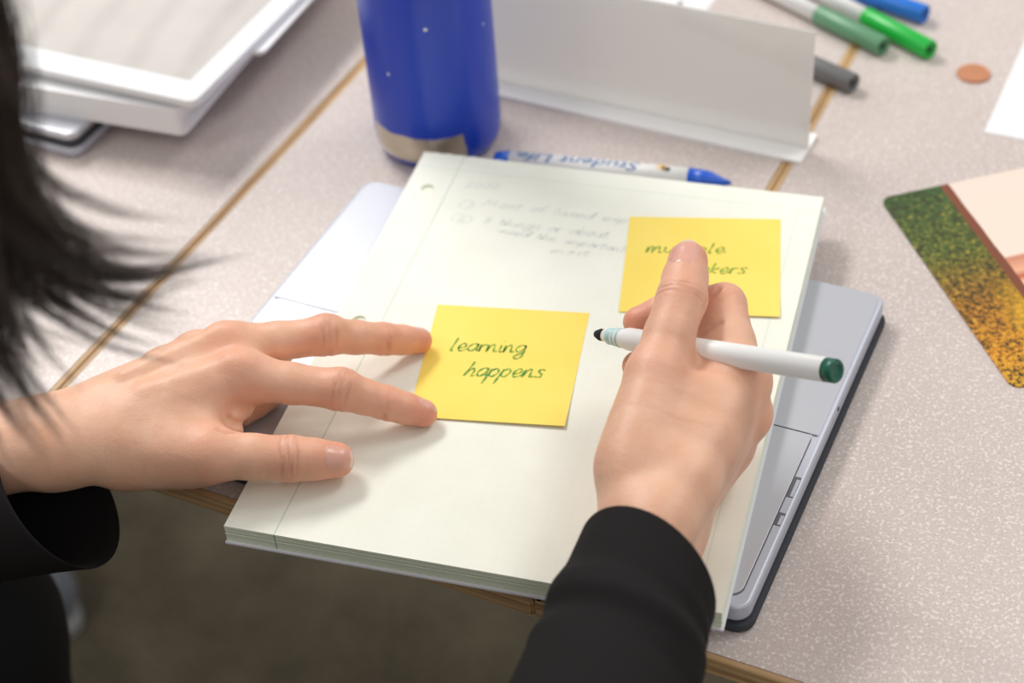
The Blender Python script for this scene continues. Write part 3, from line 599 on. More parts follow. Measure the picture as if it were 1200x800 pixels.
def finger_segs(J, Rr, up, fl=1.0):
    """joint positions, radii at joints; waisted shafts between joints"""
    S = []
    for i in range(len(J) - 1):
        a, b = J[i], J[i + 1]; m = (a + b) / 2; rm = (Rr[i] + Rr[i + 1]) / 2 * (0.955 if i < len(J) - 2 else 1.0)
        S += [(a, m, Rr[i], rm, up, fl), (m, b, rm, Rr[i + 1], up, fl)]
    return S
def surf_px(f, px, py):
    d = unit(np.array([(px - 600) / FPX, (py - 400) / FPX, 1.0]) @ CR); t_ = 520.0
    while t_ < 900:
        p = CC + d * t_
        if np.all(p > f.lo + 1) and np.all(p < f.lo + (f.n - 2) * f.h) and sample(f, p) < 0: return p
        t_ += 0.4
    return None
def make_hand(palm, webs, digits, bumps, h=0.8, kp_=9.0, folds=()):
    """palm: capsules; digits: list of dict(J, R, up, nail, crease)"""
    allp = [np.array(s_[i], float) for s_ in palm + webs for i in (0, 1)] + [j for d in digits for j in d['J']]
    allp = np.array(allp); f = Field(allp.min(0) - 24, allp.max(0) + 24, h)
    caps(f, f.F, palm, kp_); caps(f, f.F, webs, 8.0)
    base = f.F.copy(); res = f.F.copy()
    for d in digits:
        J = d['J']; lo = np.min(J, 0) - 24; hi = np.max(J, 0) + 24; S = f.sl(lo, hi)
        tmp = np.full(f.n, 1e3, np.float32) if False else None
        g2 = Field(f.lo + np.array([q.start for q in S]) * h, f.lo + np.array([q.start for q in S]) * h, h); g2.n = np.array([q.stop - q.start for q in S]); g2.F = np.full(g2.n, 1e3, np.float32)
        caps(g2, g2.F, finger_segs(J, d['R'], d['up'], d.get('fl', 1.0)), 2.5)
        for (c_, r_) in d.get('bump', []): caps(g2, g2.F, [(c_, c_ + 0.01, r_, r_)], 6.0)
        fi = smin(base[S], g2.F, d.get('kw', 7.0)); res[S] = smin(res[S], fi, 0.7)
    f.F = res
    for a, b, r, k in bumps: caps(f, f.F, [(a, b, r, r)], k)
    FP = []
    for path in folds:                                 # skin folds: shallow grooves along the surface
        Q = [q for q in (surf_px(f, *xy) for xy in path) if q is not None]
        for a, b in zip(Q[:-1], Q[1:]):
            FP.append((a, b)); r = 6.0; S = f.sl(np.minimum(a, b) - r, np.maximum(a, b) + r)
            f.F[S] = -smin(-f.F[S], d_cap(f.pts(S), a, b, 0.75, 0.75).astype(np.float32), 1.6)
    Vv, Fc = nets(f.F, f.lo, h); Vv = relax(Vv, Fc, 2); N = vnormals(Vv, Fc)
    red = np.zeros(len(Vv)); cr = np.zeros(len(Vv))
    for d in digits:
        J = d['J']; tip = J[-1]
        red = np.maximum(red, d.get('tipred', 0.7) * np.exp(-((np.linalg.norm(Vv - tip, axis=1) / 13) ** 2)))
        for q in J[:-1]: red = np.maximum(red, 0.42 * np.exp(-((np.linalg.norm(Vv - q, axis=1) / 14) ** 2)))
        for (ji, amp, offs) in d.get('crease', []):
            ax = unit(J[min(ji + 1, len(J) - 1)] - J[ji - 1]); up = d['up'] - ax * (d['up'] @ ax); up = unit(up); D = Vv - J[ji]; sd = D @ ax; ud = N @ up; side = np.cross(ax, up); lat = D @ side
            near = np.exp(-(np.linalg.norm(D - np.outer(sd, ax), axis=1) / 16) ** 4)
            for o_, wv_ in offs:
                line = np.exp(-((sd - o_ - 0.05 * wv_ * lat - 0.32 * np.sin(lat * 0.55 + o_ * 7)) / 0.6) ** 2)
                cr = np.maximum(cr, amp * (0.6 + 0.4 * np.sin(lat * 0.3 + o_ * 5)) * line * np.clip(ud * 1.6 - 0.1, 0, 1) * near)
        for (ji, amp, off) in d.get('pcrease', []):      # flexion folds on the palm side
            ax = unit(J[min(ji + 1, len(J) - 1)] - J[ji - 1]); D = Vv - J[ji]; sd = D @ ax; up = unit(d['up'] - ax * (d['up'] @ ax)); ud = N @ -up
            cr = np.maximum(cr, amp * np.exp(-((sd - off) / 0.9) ** 2) * np.clip(ud + 0.45, 0, 1) * np.exp(-(np.linalg.norm(D, axis=1) / 15) ** 4))
    Vv = Vv - N * (0.55 * cr)[:, None]
    for a, b in FP:
        ba = b - a; tt = np.clip((Vv - a) @ ba / max(ba @ ba, 1e-6), 0, 1); dd = np.linalg.norm(Vv - a - tt[:, None] * ba, axis=1); cr = np.maximum(cr, 0.38 * np.exp(-(dd / 1.2) ** 2))
    for d in digits:
        if d.get('nail'): NAILS.append(nail(f, d))
    return Vv, Fc, red, cr
def nail(f, d):
    """curved plate lying on the fingertip's back, following the skin"""
    J = d['J']; ax = unit(J[-1] - J[-2]); up = unit(d['nail'].get('up', d['up'])); up = unit(up - ax * (up @ ax)); sd = np.cross(ax, up); wn, ln, ext = d['nail']['w'], d['nail']['l'], d['nail'].get('ext', 0.6)
    rt = d['R'][-1]; e = J[-1] + ax * (rt * 0.93); nu, nv = 14, 16; P = []; fr = []
    for j in range(nv + 1):
        v = j / nv; wf = min(1.0, math.sqrt(max(0.0, 1 - ((0.32 - v) / 0.34) ** 2))) if v < 0.32 else 1.0
        if v > 0.55: wf = math.sqrt(max(0.05, 1 - 0.78 * ((v - 0.55) / 0.45) ** 2.6))
        wf = max(wf, 0.3)
        for i in range(nu + 1):
            u = (i / nu * 2 - 1) * wf; p0 = e - ax * ln * (1 - v) + ax * (ext * v) + sd * (u * wn / 2)
            if v > 0.9: p0 = p0
            t_ = 16.0
            while t_ > -9 and sample(f, p0 + up * t_) > 0: t_ -= 0.25
            if t_ <= -9: t_ = None
            P.append((p0, t_, u, v))
    # fill the misses past the fingertip by extrapolating rows
    G_ = []; H = np.array([[P[j * (nu + 1) + i][1] if P[j * (nu + 1) + i][1] is not None else np.nan for i in range(nu + 1)] for j in range(nv + 1)])
    for i in range(nu + 1):
        for j in range(nv + 1):
            lim = H[max(j - 1, 0), i] - 0.55 if j > 6 else -99
            if np.isnan(H[j, i]) or (j > 6 and H[j, i] < lim): H[j, i] = lim if lim > -50 else 0
    for k in range(2):
        H2 = H.copy(); H2[1:-1, :] = (H[:-2] + 2 * H[1:-1] + H[2:]) / 4; H = H2; H2 = H.copy(); H2[:, 1:-1] = (H[:, :-2] + 2 * H[:, 1:-1] + H[:, 2:]) / 4; H = H2
    for j in range(nv + 1):
        for i in range(nu + 1):
            p0, _, u, v = P[j * (nu + 1) + i]; off = 0.30 - 0.5 * max(0, abs(i / nu * 2 - 1) - 0.8) / 0.2 - (0.45 if j == 0 else 0.1 if j == 1 else 0)
            G_.append(p0 + up * (H[j, i] + off)); fr.append(max(0, min(1, (v - 0.86) / 0.08)))
    F_ = [(j * (nu + 1) + i, j * (nu + 1) + i + 1, (j + 1) * (nu + 1) + i + 1, (j + 1) * (nu + 1) + i) for j in range(nv) for i in range(nu)]
    return G_, F_, fr
A3 = lambda *p: np.array(p, float)
# ---- left hand: flat on the pad, index and middle fingers holding the note, thumb along the near side
LU = unit([0.10, -0.20, 1.0])
lw = dict(i=A3(-79, 6, 24), m=A3(-85, 13, 25), r=A3(-90, 18, 21), p=A3(-94, 22, 16))
li = [bp(283, 441, 30), bp(400, 457, 22.5), bp(453, 472, 13.5), bp(496, 484, 6.2)]
lm = [bp(266, 407, 30), bp(383, 393, 28), bp(450, 397, 15.5), bp(491, 399, 6.4)]
lr = [A3(-45, 83, 16), A3(-16, 104, 8), A3(-13, 84, -1.5), A3(-21, 69, -2.3)]
lp = [A3(-62, 79, 8), A3(-42, 101, 3), A3(-38, 86, -2.6), A3(-44, 74, -3.0)]
lt = [bp(150, 525, 18), bp(250, 533, 19.5), bp(341, 537, 14.5), bp(394, 539, 10.3)]
lfe = A3(-330, -75, 0)                                # elbow
ldir = unit(lfe - lw['m'])
palm = [(lw['i'], li[0], 13, 10.8), (lw['m'], lm[0], 13, 10.5), (lw['r'], lr[0], 12.5, 10), (lw['p'], lp[0], 11.5, 9),
        (lw['i'] + A3(0, 2, -8), li[0] + A3(-8, -2, -7), 11, 10), (lw['p'] + A3(0, 0, -8), lp[0] + A3(-4, -6, -8), 11, 9),
        (lw['m'] + A3(12, 4, -10), (li[0] + lm[0]) / 2 + A3(-10, -4, -9), 12, 9),
        (lw['i'], lw['i'] + ldir * 130, 15.5, 21), (lw['p'], lw['p'] + ldir * 130, 14, 21), (lw['m'], lw['m'] + ldir * 130, 15, 24),
        (lw['i'] + A3(2, 0, -2), lt[0], 13, 14), (lt[0], lt[1] + (lt[0] - lt[1]) * 0.08, 14, 11), (bp(150, 540, 12), bp(225, 546, 12), 12, 9)]
webs = [(lt[0] * 0.45 + lt[1] * 0.55, lw['i'] * 0.5 + li[0] * 0.5, 10.5, 10.5), (lt[0] * 0.22 + lt[1] * 0.78, lw['i'] * 0.32 + li[0] * 0.68, 8.0, 9.5), (lt[0] * 0.05 + lt[1] * 0.95 + A3(-4, 2, 0), lw['i'] * 0.16 + li[0] * 0.84 + A3(0, -3, -4), 5.5, 7.0),
        (li[0] + A3(3, 2, -3), lm[0] + A3(3, -2, -3), 8.0, 8.0), (lm[0] + A3(2, 2, -3), lr[0], 8, 8), (lr[0], lp[0], 8, 7.5)]
KN = [(-3.9, 1.4), (-2.5, -1.0), (-1.0, .5), (0.3, -.4), (2.1, .9), (3.6, -1.3)]
digs = [dict(J=li, R=[10.6, 8.8, 7.7, 6.4], up=LU, fl=0.95, bump=[(li[1] + LU * 2.2, 7.6)], crease=[(1, 0.8, KN), (2, 0.35, [(-1.2, 1), (0.8, -1)])], pcrease=[(1, 0.8, 0.5), (2, 0.7, 0)], nail=dict(w=10.0, l=11.0, ext=-0.8, up=unit([0.1, 0.45, 0.85]))),
        dict(J=lm, R=[10.4, 8.8, 7.6, 6.3], up=LU, fl=0.95, bump=[(lm[1] + LU * 2.2, 7.6)], crease=[(1, 0.75, KN), (2, 0.35, [(-1.2, 1), (0.8, -1)])], pcrease=[(1, 0.8, 0), (2, 0.8, 0)], nail=dict(w=10.0, l=10.5, ext=-0.9, up=unit([0.0, 0.75, 0.75]))),
        dict(J=lr, R=[9.6, 8.4, 7.4, 6.6], tipred=0.25, up=unit([.6, .5, .6])), dict(J=lp, R=[8.6, 7.4, 6.6, 5.8], up=unit([.6, .5, .6])),
        dict(J=lt[1:], R=[10.8, 10.0, 8.0], up=unit([0.05, -0.40, 1]), fl=0.93, kw=8, crease=[(1, 0.95, [(-4.6, 1), (-2.8, -1.2), (-1.0, .4), (1.0, -.8), (2.8, 1.0)])], nail=dict(w=13.0, l=13.5, ext=-0.2, up=unit([0.10, -0.66, 1])))]
bumps = [(li[0] + A3(-2, -1, 7.5), li[0] + A3(3, 0.3, 6.8), 4.5, 5), (lm[0] + A3(-2, 0, 6.5), lm[0] + A3(2, 1, 6.2), 4.5, 5), (lr[0] + A3(-1, 0, 5.5), lr[0] + A3(1, 1, 5.5), 4.8, 5),
         (lm[0] + A3(-3, -1, 8), lm[0] * 0.45 + lw['m'] * 0.55 + A3(0, 0, 11.3), 1.6, 6), (li[0] + A3(-4, -2, 8), li[0] * 0.5 + lw['i'] * 0.5 + A3(0, 2, 11), 1.4, 6),
         (bp(268, 502, 18), bp(277, 505, 16), 3.2, 4.0), (bp(276, 487, 20), bp(286, 482, 18), 3.6, 4.5)]
HL = make_hand(palm, webs, digs, bumps, folds=[[(256, 503), (266, 507), (277, 506)], [(268, 489), (275, 495), (283, 495)], [(449, 492), (450, 486)], [(454, 408), (455, 402)]])

# ---- right hand: thumb side up, closed on the marker
def pen_at(px): s_ = (px - 699) / (985 - 699); return PA + (PB - PA) * s_
RU = unit([-0.1, -0.35, 1.0])
ri = [bp(868, 449, 52), bp(849, 357, 59), bp(800, 358, 50), bp(748, 377, 44.5)]
rm = [bp(868, 487, 36), bp(838, 402, 41), bp(798, 415, 34), bp(747, 429, 31)]
rr_ = [bp(850, 522, 20), bp(824, 448, 22), bp(795, 452, 14), bp(765, 468, 10.5)]
rp_ = [bp(830, 552, 11), bp(808, 497, 10.5), bp(788, 497, 8.5), bp(770, 508, 8.3)]
rt = [bp(740, 550, 48), bp(769, 437, 62.5), bp(799, 350, 73.5), bp(806, 306, 76)]
rw = dict(i=bp(778, 606, 46), m=bp(778, 612, 36), r=bp(780, 618, 26), p=bp(782, 624, 18), t=bp(742, 600, 43))
rfe = A3(186, -240, 30)
rdir = unit(rfe - (rw['m'] + A3(0, -60, 0)))
palm = [(rw['i'], ri[0], 12.5, 10.6), (rw['m'], rm[0], 12.5, 10.4), (rw['r'], rr_[0], 12, 10), (rw['p'], rp_[0], 11, 9),
        (rw['t'], rt[0], 13, 13), (rt[0], rt[1] + (rt[0] - rt[1]) * 0.05, 13, 11.2),
        (rw['i'] + A3(-2, 0, 0), rw['i'] + A3(-3, -80, -2), 12.5, 15), (rw['p'], rw['p'] + A3(0, -80, 6), 15, 18), (rw['t'] + A3(3, 0, -4), rw['t'] + A3(5, -80, -8), 13.5, 17),
        (rw['m'] + A3(-14, 10, -4), rm[0] + A3(-16, -10, -6), 12, 10)]
webs = [(rt[0] * 0.55 + rt[1] * 0.45, rw['i'] * 0.45 + ri[0] * 0.55, 12, 11), (rt[0] * 0.28 + rt[1] * 0.72, rw['i'] * 0.22 + ri[0] * 0.78, 9.0, 10), (rt[0] * 0.8 + rt[1] * 0.2, rw['i'] * 0.75 + ri[0] * 0.25, 12, 12),
        (rt[0] * 0.08 + rt[1] * 0.92 + A3(6, -3, -2), ri[0] + A3(-8, -8, 0), 6.5, 7.5),
        (bp(800, 433, 53), bp(862, 441, 53), 7.5, 8.5), (ri[0] * 0.7 + ri[1] * 0.3 + A3(-5, 0, -3), ri[0] * 0.15 + ri[1] * 0.85 + A3(-6, -1, -4), 7.5, 8), (ri[0] + A3(0, 3, -3), rm[0] + A3(0, 3, 3), 8, 8), (rm[0], rr_[0], 8.5, 8), (rr_[0], rp_[0], 8, 7.5)]
digs = [dict(J=ri, R=[10.6, 9.2, 8.0, 6.8], up=unit([.4, .75, .3]), pcrease=[(1, 0.9, 0)], crease=[(1, 0.5, KN)]),
        dict(J=rm, R=[10.4, 9.2, 8.0, 6.8], up=unit([.5, .7, .1])), dict(J=rr_, R=[9.8, 8.6, 7.6, 6.6], up=unit([.5, .7, .1])), dict(J=rp_, R=[8.8, 7.6, 6.8, 6.0], up=unit([.5, .7, .1])),
        dict(J=rt[1:], R=[11.2, 10.6, 8.6], up=unit([-0.05, -0.62, 0.75]), fl=0.9, kw=8, crease=[(1, 0.75, [(-3.0, .3), (-0.6, -.6), (1.6, .5)])], nail=dict(w=15.5, l=18.0, ext=-0.4, up=unit([-0.02, -0.62, 0.75])))]
bumps = [(ri[0] + A3(4, 1, 2), ri[0] + A3(4, 2, 2), 6.5, 5), (rm[0] + A3(4.5, 0, 1), rm[0] + A3(4.5, 1, 1), 6.5, 5)]
HR = make_hand(palm, webs, digs, bumps, folds=[[(824, 392), (832, 384), (845, 378)], [(834, 347), (840, 340), (845, 334)], [(824, 362), (828, 352)]])

# ---- the rest of the body, coarse: torso, upper arms, neck and head, legs (clothed or out of the frame)
pel = A3(-185, -375, -225); rsh = A3(-10, -385, 205); lsh = A3(-335, -265, 205); nk = A3(-165, -300, 255); hd = A3(-80, -172, 384)
fw = unit([0.55, 0.75, -0.35]); hs = unit(np.cross(fw, [0, 0, 1.0])); hu_ = np.cross(hs, fw)      # head: forward, its right, up
def seg_body(infl):
    ch = A3(-175, -335, 90)
    return [(pel + A3(-55, 20, 0), pel + A3(60, -20, 0), 105 + infl, 105 + infl), (pel, ch, 112 + infl, 118 + infl), (ch + A3(-55, 20, 20), ch + A3(60, -20, 20), 100 + infl, 100 + infl),
            (ch, nk + A3(0, 0, -20), 95 + infl, 48 + infl), (rsh, lsh, 52 + infl, 52 + infl), (rsh, rfe, 46 + infl, 36 + infl), (lsh, lfe, 46 + infl, 36 + infl)]
f = Field((-480, -560, -360), (270, 0, 530), 5.0)
caps(f, f.F, seg_body(-12), 30)
caps(f, f.F, [(rfe, rw['m'] + A3(0, -70, 0), 34, 22), (lfe, lw['m'] + ldir * 110, 34, 23)], 20)
caps(f, f.F, [(nk + A3(0, 0, -30), hd - hu_ * 40 - fw * 18, 50, 48)], 18)
caps(f, f.F, [(hd + hu_ * 18 - fw * 22, hd + hu_ * 22 + fw * 18, 78, 74), (hd - hu_ * 15 + fw * 20, hd - hu_ * 72 + fw * 52, 60, 34)], 28)
caps(f, f.F, [(hd + fw * 84 + hu_ * 2, hd + fw * 101 - hu_ * 26, 8, 11), (hd + fw * 82 - hu_ * 54 - hs * 14, hd + fw * 82 - hu_ * 54 + hs * 14, 9, 9), (hd - fw * 8 + hs * 80 - hu_ * 12, hd - fw * 10 + hs * 84 + hu_ * 14, 9, 11), (hd - fw * 8 - hs * 80 - hu_ * 12, hd - fw * 10 - hs * 84 + hu_ * 14, 9, 11)], 8)
for s_ in (-1, 1): 
    e_ = hd + fw * 90 + hs * (32 * s_) + hu_ * 4; S = f.sl(e_ - 30, e_ + 30); f.F[S] = -smin(-f.F[S], d_cap(f.pts(S), e_, e_ + 0.1, 13, 13).astype(np.float32), 10)
VB, FB = nets(f.F, f.lo, 5.0); VB = relax(VB, FB, 4)
P0 = (-120, -200, -Z0)
PERSON = Thing('person', P0, 'person in a black jacket writing on notes, dark hair hanging forward', 'person')
def quad_obj(name, Vv, Fc, mat, parent, attrs=None):
    me = bpy.data.meshes.new(name); me.from_pydata(((Vv - np.array(P0)) / 1000).tolist(), [], Fc.tolist()); me.materials.append(mat)
    me.polygons.foreach_set('use_smooth', np.ones(len(me.polygons), bool))
    for k, v in (attrs or {}).items(): at = me.attributes.new(k, 'FLOAT', 'POINT'); at.data.foreach_set('value', v.astype(np.float32))
    me.update(); o = bpy.data.objects.new(name, me); COL.objects.link(o); o.parent = parent; return o
n0, n1 = len(HL[0]), len(HL[0]) + len(HR[0])
Vall = np.concatenate([HL[0], HR[0], VB]); Fall = np.concatenate([HL[1], HR[1] + n0, FB + n1])
BODY = quad_obj('body', Vall, Fall, MAT['skin'], PERSON.o, dict(red=np.concatenate([HL[2], HR[2], np.zeros(len(VB))]), crease=np.concatenate([HL[3], HR[3], np.zeros(len(VB))])))
BODY['label'] = 'bare hands, the left flat on the pad, the right closed on a marker'
for P_, F_, fr in NAILS:
    quad_obj('fingernail', np.array(P_), np.array(F_), MAT['nail'], BODY, dict(free=np.array(fr))).modifiers.new('t', 'SOLIDIFY').thickness = 0.0003
for s_ in (-1, 1):
    e_ = hd + fw * 78 + hs * (32 * s_) + hu_ * 4; g = G(); g.sm = True; g.lathe(e_ - fw * 12, fw, [(12 - 12 * math.cos(q), 12 * math.sin(q)) for q in np.linspace(0.05, math.pi - 0.05, 12)], 20); ey = sub('eyeball', g, MAT['eye_white'], BODY, P0)
# ---- jacket: torso shell plus two lofted sleeves
f = Field((-520, -600, -360), (120, -60, 330), 7.0); caps(f, f.F, seg_body(6)[:5], 30)
caps(f, f.F, [(rsh, rsh + (rfe - rsh) * 0.5, 56, 50), (lsh, lsh + (lfe - lsh) * 0.5, 56, 50)], 20)
S = f.sl(nk + A3(-70, -70, -12), nk + A3(70, 70, 120)); f.F[S] = np.maximum(f.F[S], -d_cap(f.pts(S), nk + A3(0, 0, 30), nk + A3(10, 12, 60), 56, 60).astype(np.float32))
VJ, FJ = nets(f.F, f.lo, 7.0); VJ = relax(VJ, FJ, 4)
def loft(rings_, n_in=0):
    n = len(rings_[0]); Vv = np.array([p for r in rings_ for p in r]); Fc = np.array([(k * n + i, k * n + (i + 1) % n, (k + 1) * n + (i + 1) % n, (k + 1) * n + i) for k in range(len(rings_) - 1) for i in range(n)]); return Vv, Fc
def sleeve(ring0, path, radii, folds, seed, nb=56, hem=11.0):
    """from an explicit cuff ring along a path of centres; the lining turns back inside"""
    r0 = np.array(ring0); c0_ = r0.mean(0); K = len(path); out = []
    def ring_at(s_):
        q = s_ * (K - 1); i = min(int(q), K - 2); w_ = q - i; w_ = w_ * w_ * (3 - 2 * w_) if False else w_
        return path[i] * (1 - w_) + path[i + 1] * w_, radii[i] * (1 - w_) + radii[i + 1] * w_, unit(path[i + 1] - path[i])
    th = np.linspace(0, 2 * math.pi, nb, endpoint=False); rs = np.random.default_rng(seed); ph = rs.uniform(0, 6.28, 8)
    m = 90; base_dir = None
    for k in range(m + 1):
        s_ = (k / m) ** 1.25; c_, rad, ax = ring_at(s_)
        # angular frame follows the cuff ring so that the loft does not twist
        ref = r0[0] - c0_; a = unit(ref - ax * (ref @ ax)); b = np.cross(ax, a)
        if (r0[nb // 4] - c0_) @ b < 0: b = -b
        w_ = min(1.0, s_ / 0.16); w_ = w_ * w_ * (3 - 2 * w_)
        fold = np.zeros(nb)
        for j, (amp, fr_, an, sp_) in enumerate(folds): fold += amp * np.sin(s_ * fr_ + an * th + ph[j]) * (0.5 + 0.5 * np.cos(th - sp_)) * min(1, s_ * 9)
        hemd = 0.5 * math.exp(-((s_ * 300 - hem) / 2.0) ** 2)
        tgt = c_ + np.outer(np.cos(th) * (rad + fold - hemd), a) + np.outer(np.sin(th) * (rad + fold - hemd), b)
        src = r0 + (c_ - path[0])
        out.append(tgt * w_ + src * (1 - w_))
    inn = []
    for q in range(0, 14): r = out[q]; cc = r.mean(0); inn.append(cc + (r - cc) * (0.955 if q else 0.975))
    lip = [out[0] + (inn[0] - out[0]) * 0.5 + (out[0].mean(0) - out[2].mean(0)) * 0.35]
    return loft(inn[::-1] + lip + out)
cr_, cd_, cf_ = CR[0], -CR[1], CR[2]                  # picture right, up, forward as directions in the room
nb = 56; th = np.linspace(0, 2 * math.pi, nb, endpoint=False)
# right cuff: centred on the wrist, opening tipped up towards the viewer
cR = bp(757, 676, 36); axR = unit(A3(0.03, -1, 0.02))
aR = unit(A3(1, 0, -0.12)); bR = unit(np.cross(axR, aR)); bR = bR if bR[2] > 0 else -bR
ringR = np.array([cR + aR * 28.5 * math.cos(q) + bR * 29.5 * math.sin(q) + axR * (-5.0 * math.sin(q) + 10 * math.cos(q)) for q in th])
pathR = [cR, bp(733, 735, 36), bp(713, 800, 34), rfe * 0.5 + bp(713, 800, 34) * 0.5, rfe, rfe * 0.5 + rsh * 0.5, rsh]
SR = sleeve(ringR, pathR, [29.5, 31, 33, 39, 48, 54, 60], [(1.0, 30, 1, 1.2), (0.8, 47, 2, 2.0), (0.4, 70, 1, 0.6)], 3)
# left cuff: wide and hanging below the wrist
cL = bp(68, 578, 4); A_ = unit(cr_ * 0.526 - cd_ * 0.85); Pp = unit(cr_ * 0.85 + cd_ * 0.526); B_ = unit(Pp * 0.36 + cf_ * 0.93)
ringL = np.array([cL + A_ * 37.0 * math.cos(q) + B_ * 34.0 * math.sin(q) for q in th])
pathL = [cL, cL + (lfe - cL) * 0.3 + A3(0, 0, -4), cL + (lfe - cL) * 0.65, lfe, lfe * 0.5 + lsh * 0.5, lsh]
SLv = sleeve(ringL, pathL, [36, 40, 43, 48, 54, 60], [(1.6, 40, 1, 1.2), (1.0, 66, 2, 2.0)], 5)
ofs = 0; VV, FF = [], []
for v_, f_ in ((VJ, FJ), SR, SLv): VV.append(v_); FF.append(f_ + ofs); ofs += len(v_)
JK = quad_obj('jacket', np.concatenate(VV), np.concatenate(FF), MAT['jacket_black'], PERSON.o); JK['label'] = 'black jacket with long sleeves'
# ---- trousers and shoes
kr, kl = A3(-30, -25, -205), A3(-225, 45, -195); ar_, al_ = A3(-40, -60, -690), A3(-215, 10, -690)
f = Field((-400, -560, -Z0), (120, 180, -100), 7.0)
caps(f, f.F, [(pel + A3(-50, 20, 0), pel + A3(55, -20, 0), 112, 112), (pel + A3(70, -15, -5), kr, 84, 62), (pel + A3(-75, 30, -5), kl, 84, 62), (kr, ar_, 60, 44), (kl, al_, 60, 44)], 25)
VT, FT = nets(f.F, f.lo, 7.0); VT = relax(VT, FT, 4); quad_obj('trousers', VT, FT, MAT['trouser_black'], PERSON.o)
for an in (ar_, al_):
    f = Field(an + A3(-70, -80, -80), an + A3(70, 230, 40), 5.0); caps(f, f.F, [(A3(an[0], an[1] - 12, -Z0 + 36), A3(an[0] + 20, an[1] + 150, -Z0 + 30), 36, 30), (A3(an[0], an[1], -Z0 + 40), A3(an[0], an[1], -Z0 + 85), 38, 40)], 20)
    X = f.pts(tuple(slice(0, int(q)) for q in f.n)); f.F = np.maximum(f.F, (-Z0 + 1) - X[2]).astype(np.float32)
    v_, f_ = nets(f.F, f.lo, 5.0); quad_obj('shoe', relax(v_, f_, 2), f_, MAT['trouser_black'], PERSON.o)
# ---- hair: locks falling from the head past the left of the picture, tips flicking out
hg = []
def lock(ctrl, ncl, spread, tipsp, nst=34, tight=1.7, rad=0.15):
    """ctrl: (px, py, depth) along the lock; ncl clumps of nst strands"""
    C_ = smooth_path([hd + hu_ * 92 + hs * 8 - fw * 12, hd + hu_ * 72 + hs * 52 + fw * 22] + [atd(*q) for q in ctrl], 7); m = len(C_)
    for _c in range(ncl):
        k1 = rng.normal(0, 1, 3); k2 = rng.normal(0, 1, 3); lc = rng.uniform(0.84, 1.0); ph = rng.uniform(0, 6.28); kw = rng.normal(0, 1, 3)
        for _ in range(nst):
            o1 = rng.normal(0, 1, 3); o2 = rng.normal(0, 1, 3); ln = lc * rng.uniform(0.9, 1.0); P = []
            for i in range(m):
                s_ = i if i < 14 else 14 + (i - 14) * ln; k = min(int(s_), m - 2); w_ = s_ - k; c_ = C_[k] * (1 - w_) + C_[k + 1] * w_; u = max(0.0, (i - 14) / (m - 15))
                P.append(c_ + (k1 * (1 - u) + o1 * 0.35 * (1 - u)) * spread + k2 * tipsp * u + (o1 * (1 - 0.55 * u) + o2 * 0.45 * u) * tight * (1.3 - 0.8 * u) + kw * spread * 0.35 * math.sin(math.pi * u) + kw * 1.2 * math.sin(5 * u + ph))
            hg.append((P, rad))
R0 = (-330, -340, 395)
lock([R0, (-140, -120, 430), (-30, 40, 465), (0, 190, 500), (45, 280, 520), (160, 330, 535), (300, 306, 545)], 18, 8, 4.2)
lock([R0, (-150, -120, 425), (-45, 30, 455), (-18, 200, 490), (20, 300, 515), (105, 368, 530), (245, 405, 540)], 20, 9, 6.0)
lock([R0, (-150, -150, 425), (-25, 60, 460), (-5, 170, 480), (40, 238, 500), (130, 284, 515), (290, 290, 525)], 11, 8, 5.5, 24)
lock([R0, (-160, -120, 420), (-60, 60, 450), (-40, 220, 480), (-20, 330, 500), (20, 430, 515), (95, 520, 525)], 14, 8, 6)
lock([R0, (-160, -120, 420), (-70, 60, 450), (-60, 220, 480), (-45, 360, 500), (-10, 450, 515), (40, 530, 525)], 12, 8, 5)
lock([R0, (-120, -150, 430), (-46, -20, 455), (-32, 90, 475), (-28, 190, 490), (-4, 290, 505), (40, 375, 515)], 16, 4.5, 6, 40)
lock([R0, (-160, -150, 430), (-74, -20, 455), (-62, 120, 475), (-50, 250, 490), (-25, 350, 505), (0, 440, 515)], 18, 7, 7, 40)
lock([R0, (-180, -150, 430), (-110, -20, 455), (-95, 120, 475), (-90, 250, 490), (-70, 350, 505), (-40, 450, 515)], 16, 10, 9, 40)
lock([R0, (-110, -190, 430), (-18, -60, 450), (4, 30, 465), (-2, 120, 480), (10, 250, 495), (80, 390, 510)], 2, 4, 8, 8)
# cap of hair over the skull, drawn down behind and at the far side
for _ in range(1500):
    q = rng.uniform(0, 2 * math.pi); e_ = rng.uniform(0.05, 1.0); up0 = hd + hu_ * 96 - fw * 10; dirn = hs * math.cos(q) + fw * math.sin(q)
    P = []
    for i in range(9):
        u = i / 8; a_ = u * (1.75 if math.sin(q) < 0.55 else 1.0); rr1 = 96 + e_ * 5
        p = hd - fw * 6 + hu_ * (8 + rr1 * math.cos(min(a_, 1.62))) + dirn * (rr1 * 0.95 * math.sin(min(a_, 1.62)))
        if a_ > 1.62: p = p
        P.append(p)
    if math.sin(q) < 0.55:
      for i in range(6): P.append(P[8] + np.array([0, 0, -1.0]) * (22 * (i + 1)) + dirn * (2.0 * i) + rng.normal(0, 1.5, 3))
    hg.append((P, 0.5))
f = Field(hd - 190, hd + 130, 5.0)
caps(f, f.F, [(hd + hu_ * 18 - fw * 22, hd + hu_ * 22 + fw * 18, 86, 83)], 20)
X = f.pts(tuple(slice(0, int(q)) for q in f.n)); cut = fw * 0.80 - hu_ * 0.60
f.F = np.maximum(f.F, (X[0] - hd[0]) * cut[0] + (X[1] - hd[1]) * cut[1] + (X[2] - hd[2]) * cut[2] - 22).astype(np.float32)
caps(f, f.F, [(hd - fw * 40 - hu_ * 10, hd - fw * 55 - A3(0, 0, 95), 68, 50)], 20)
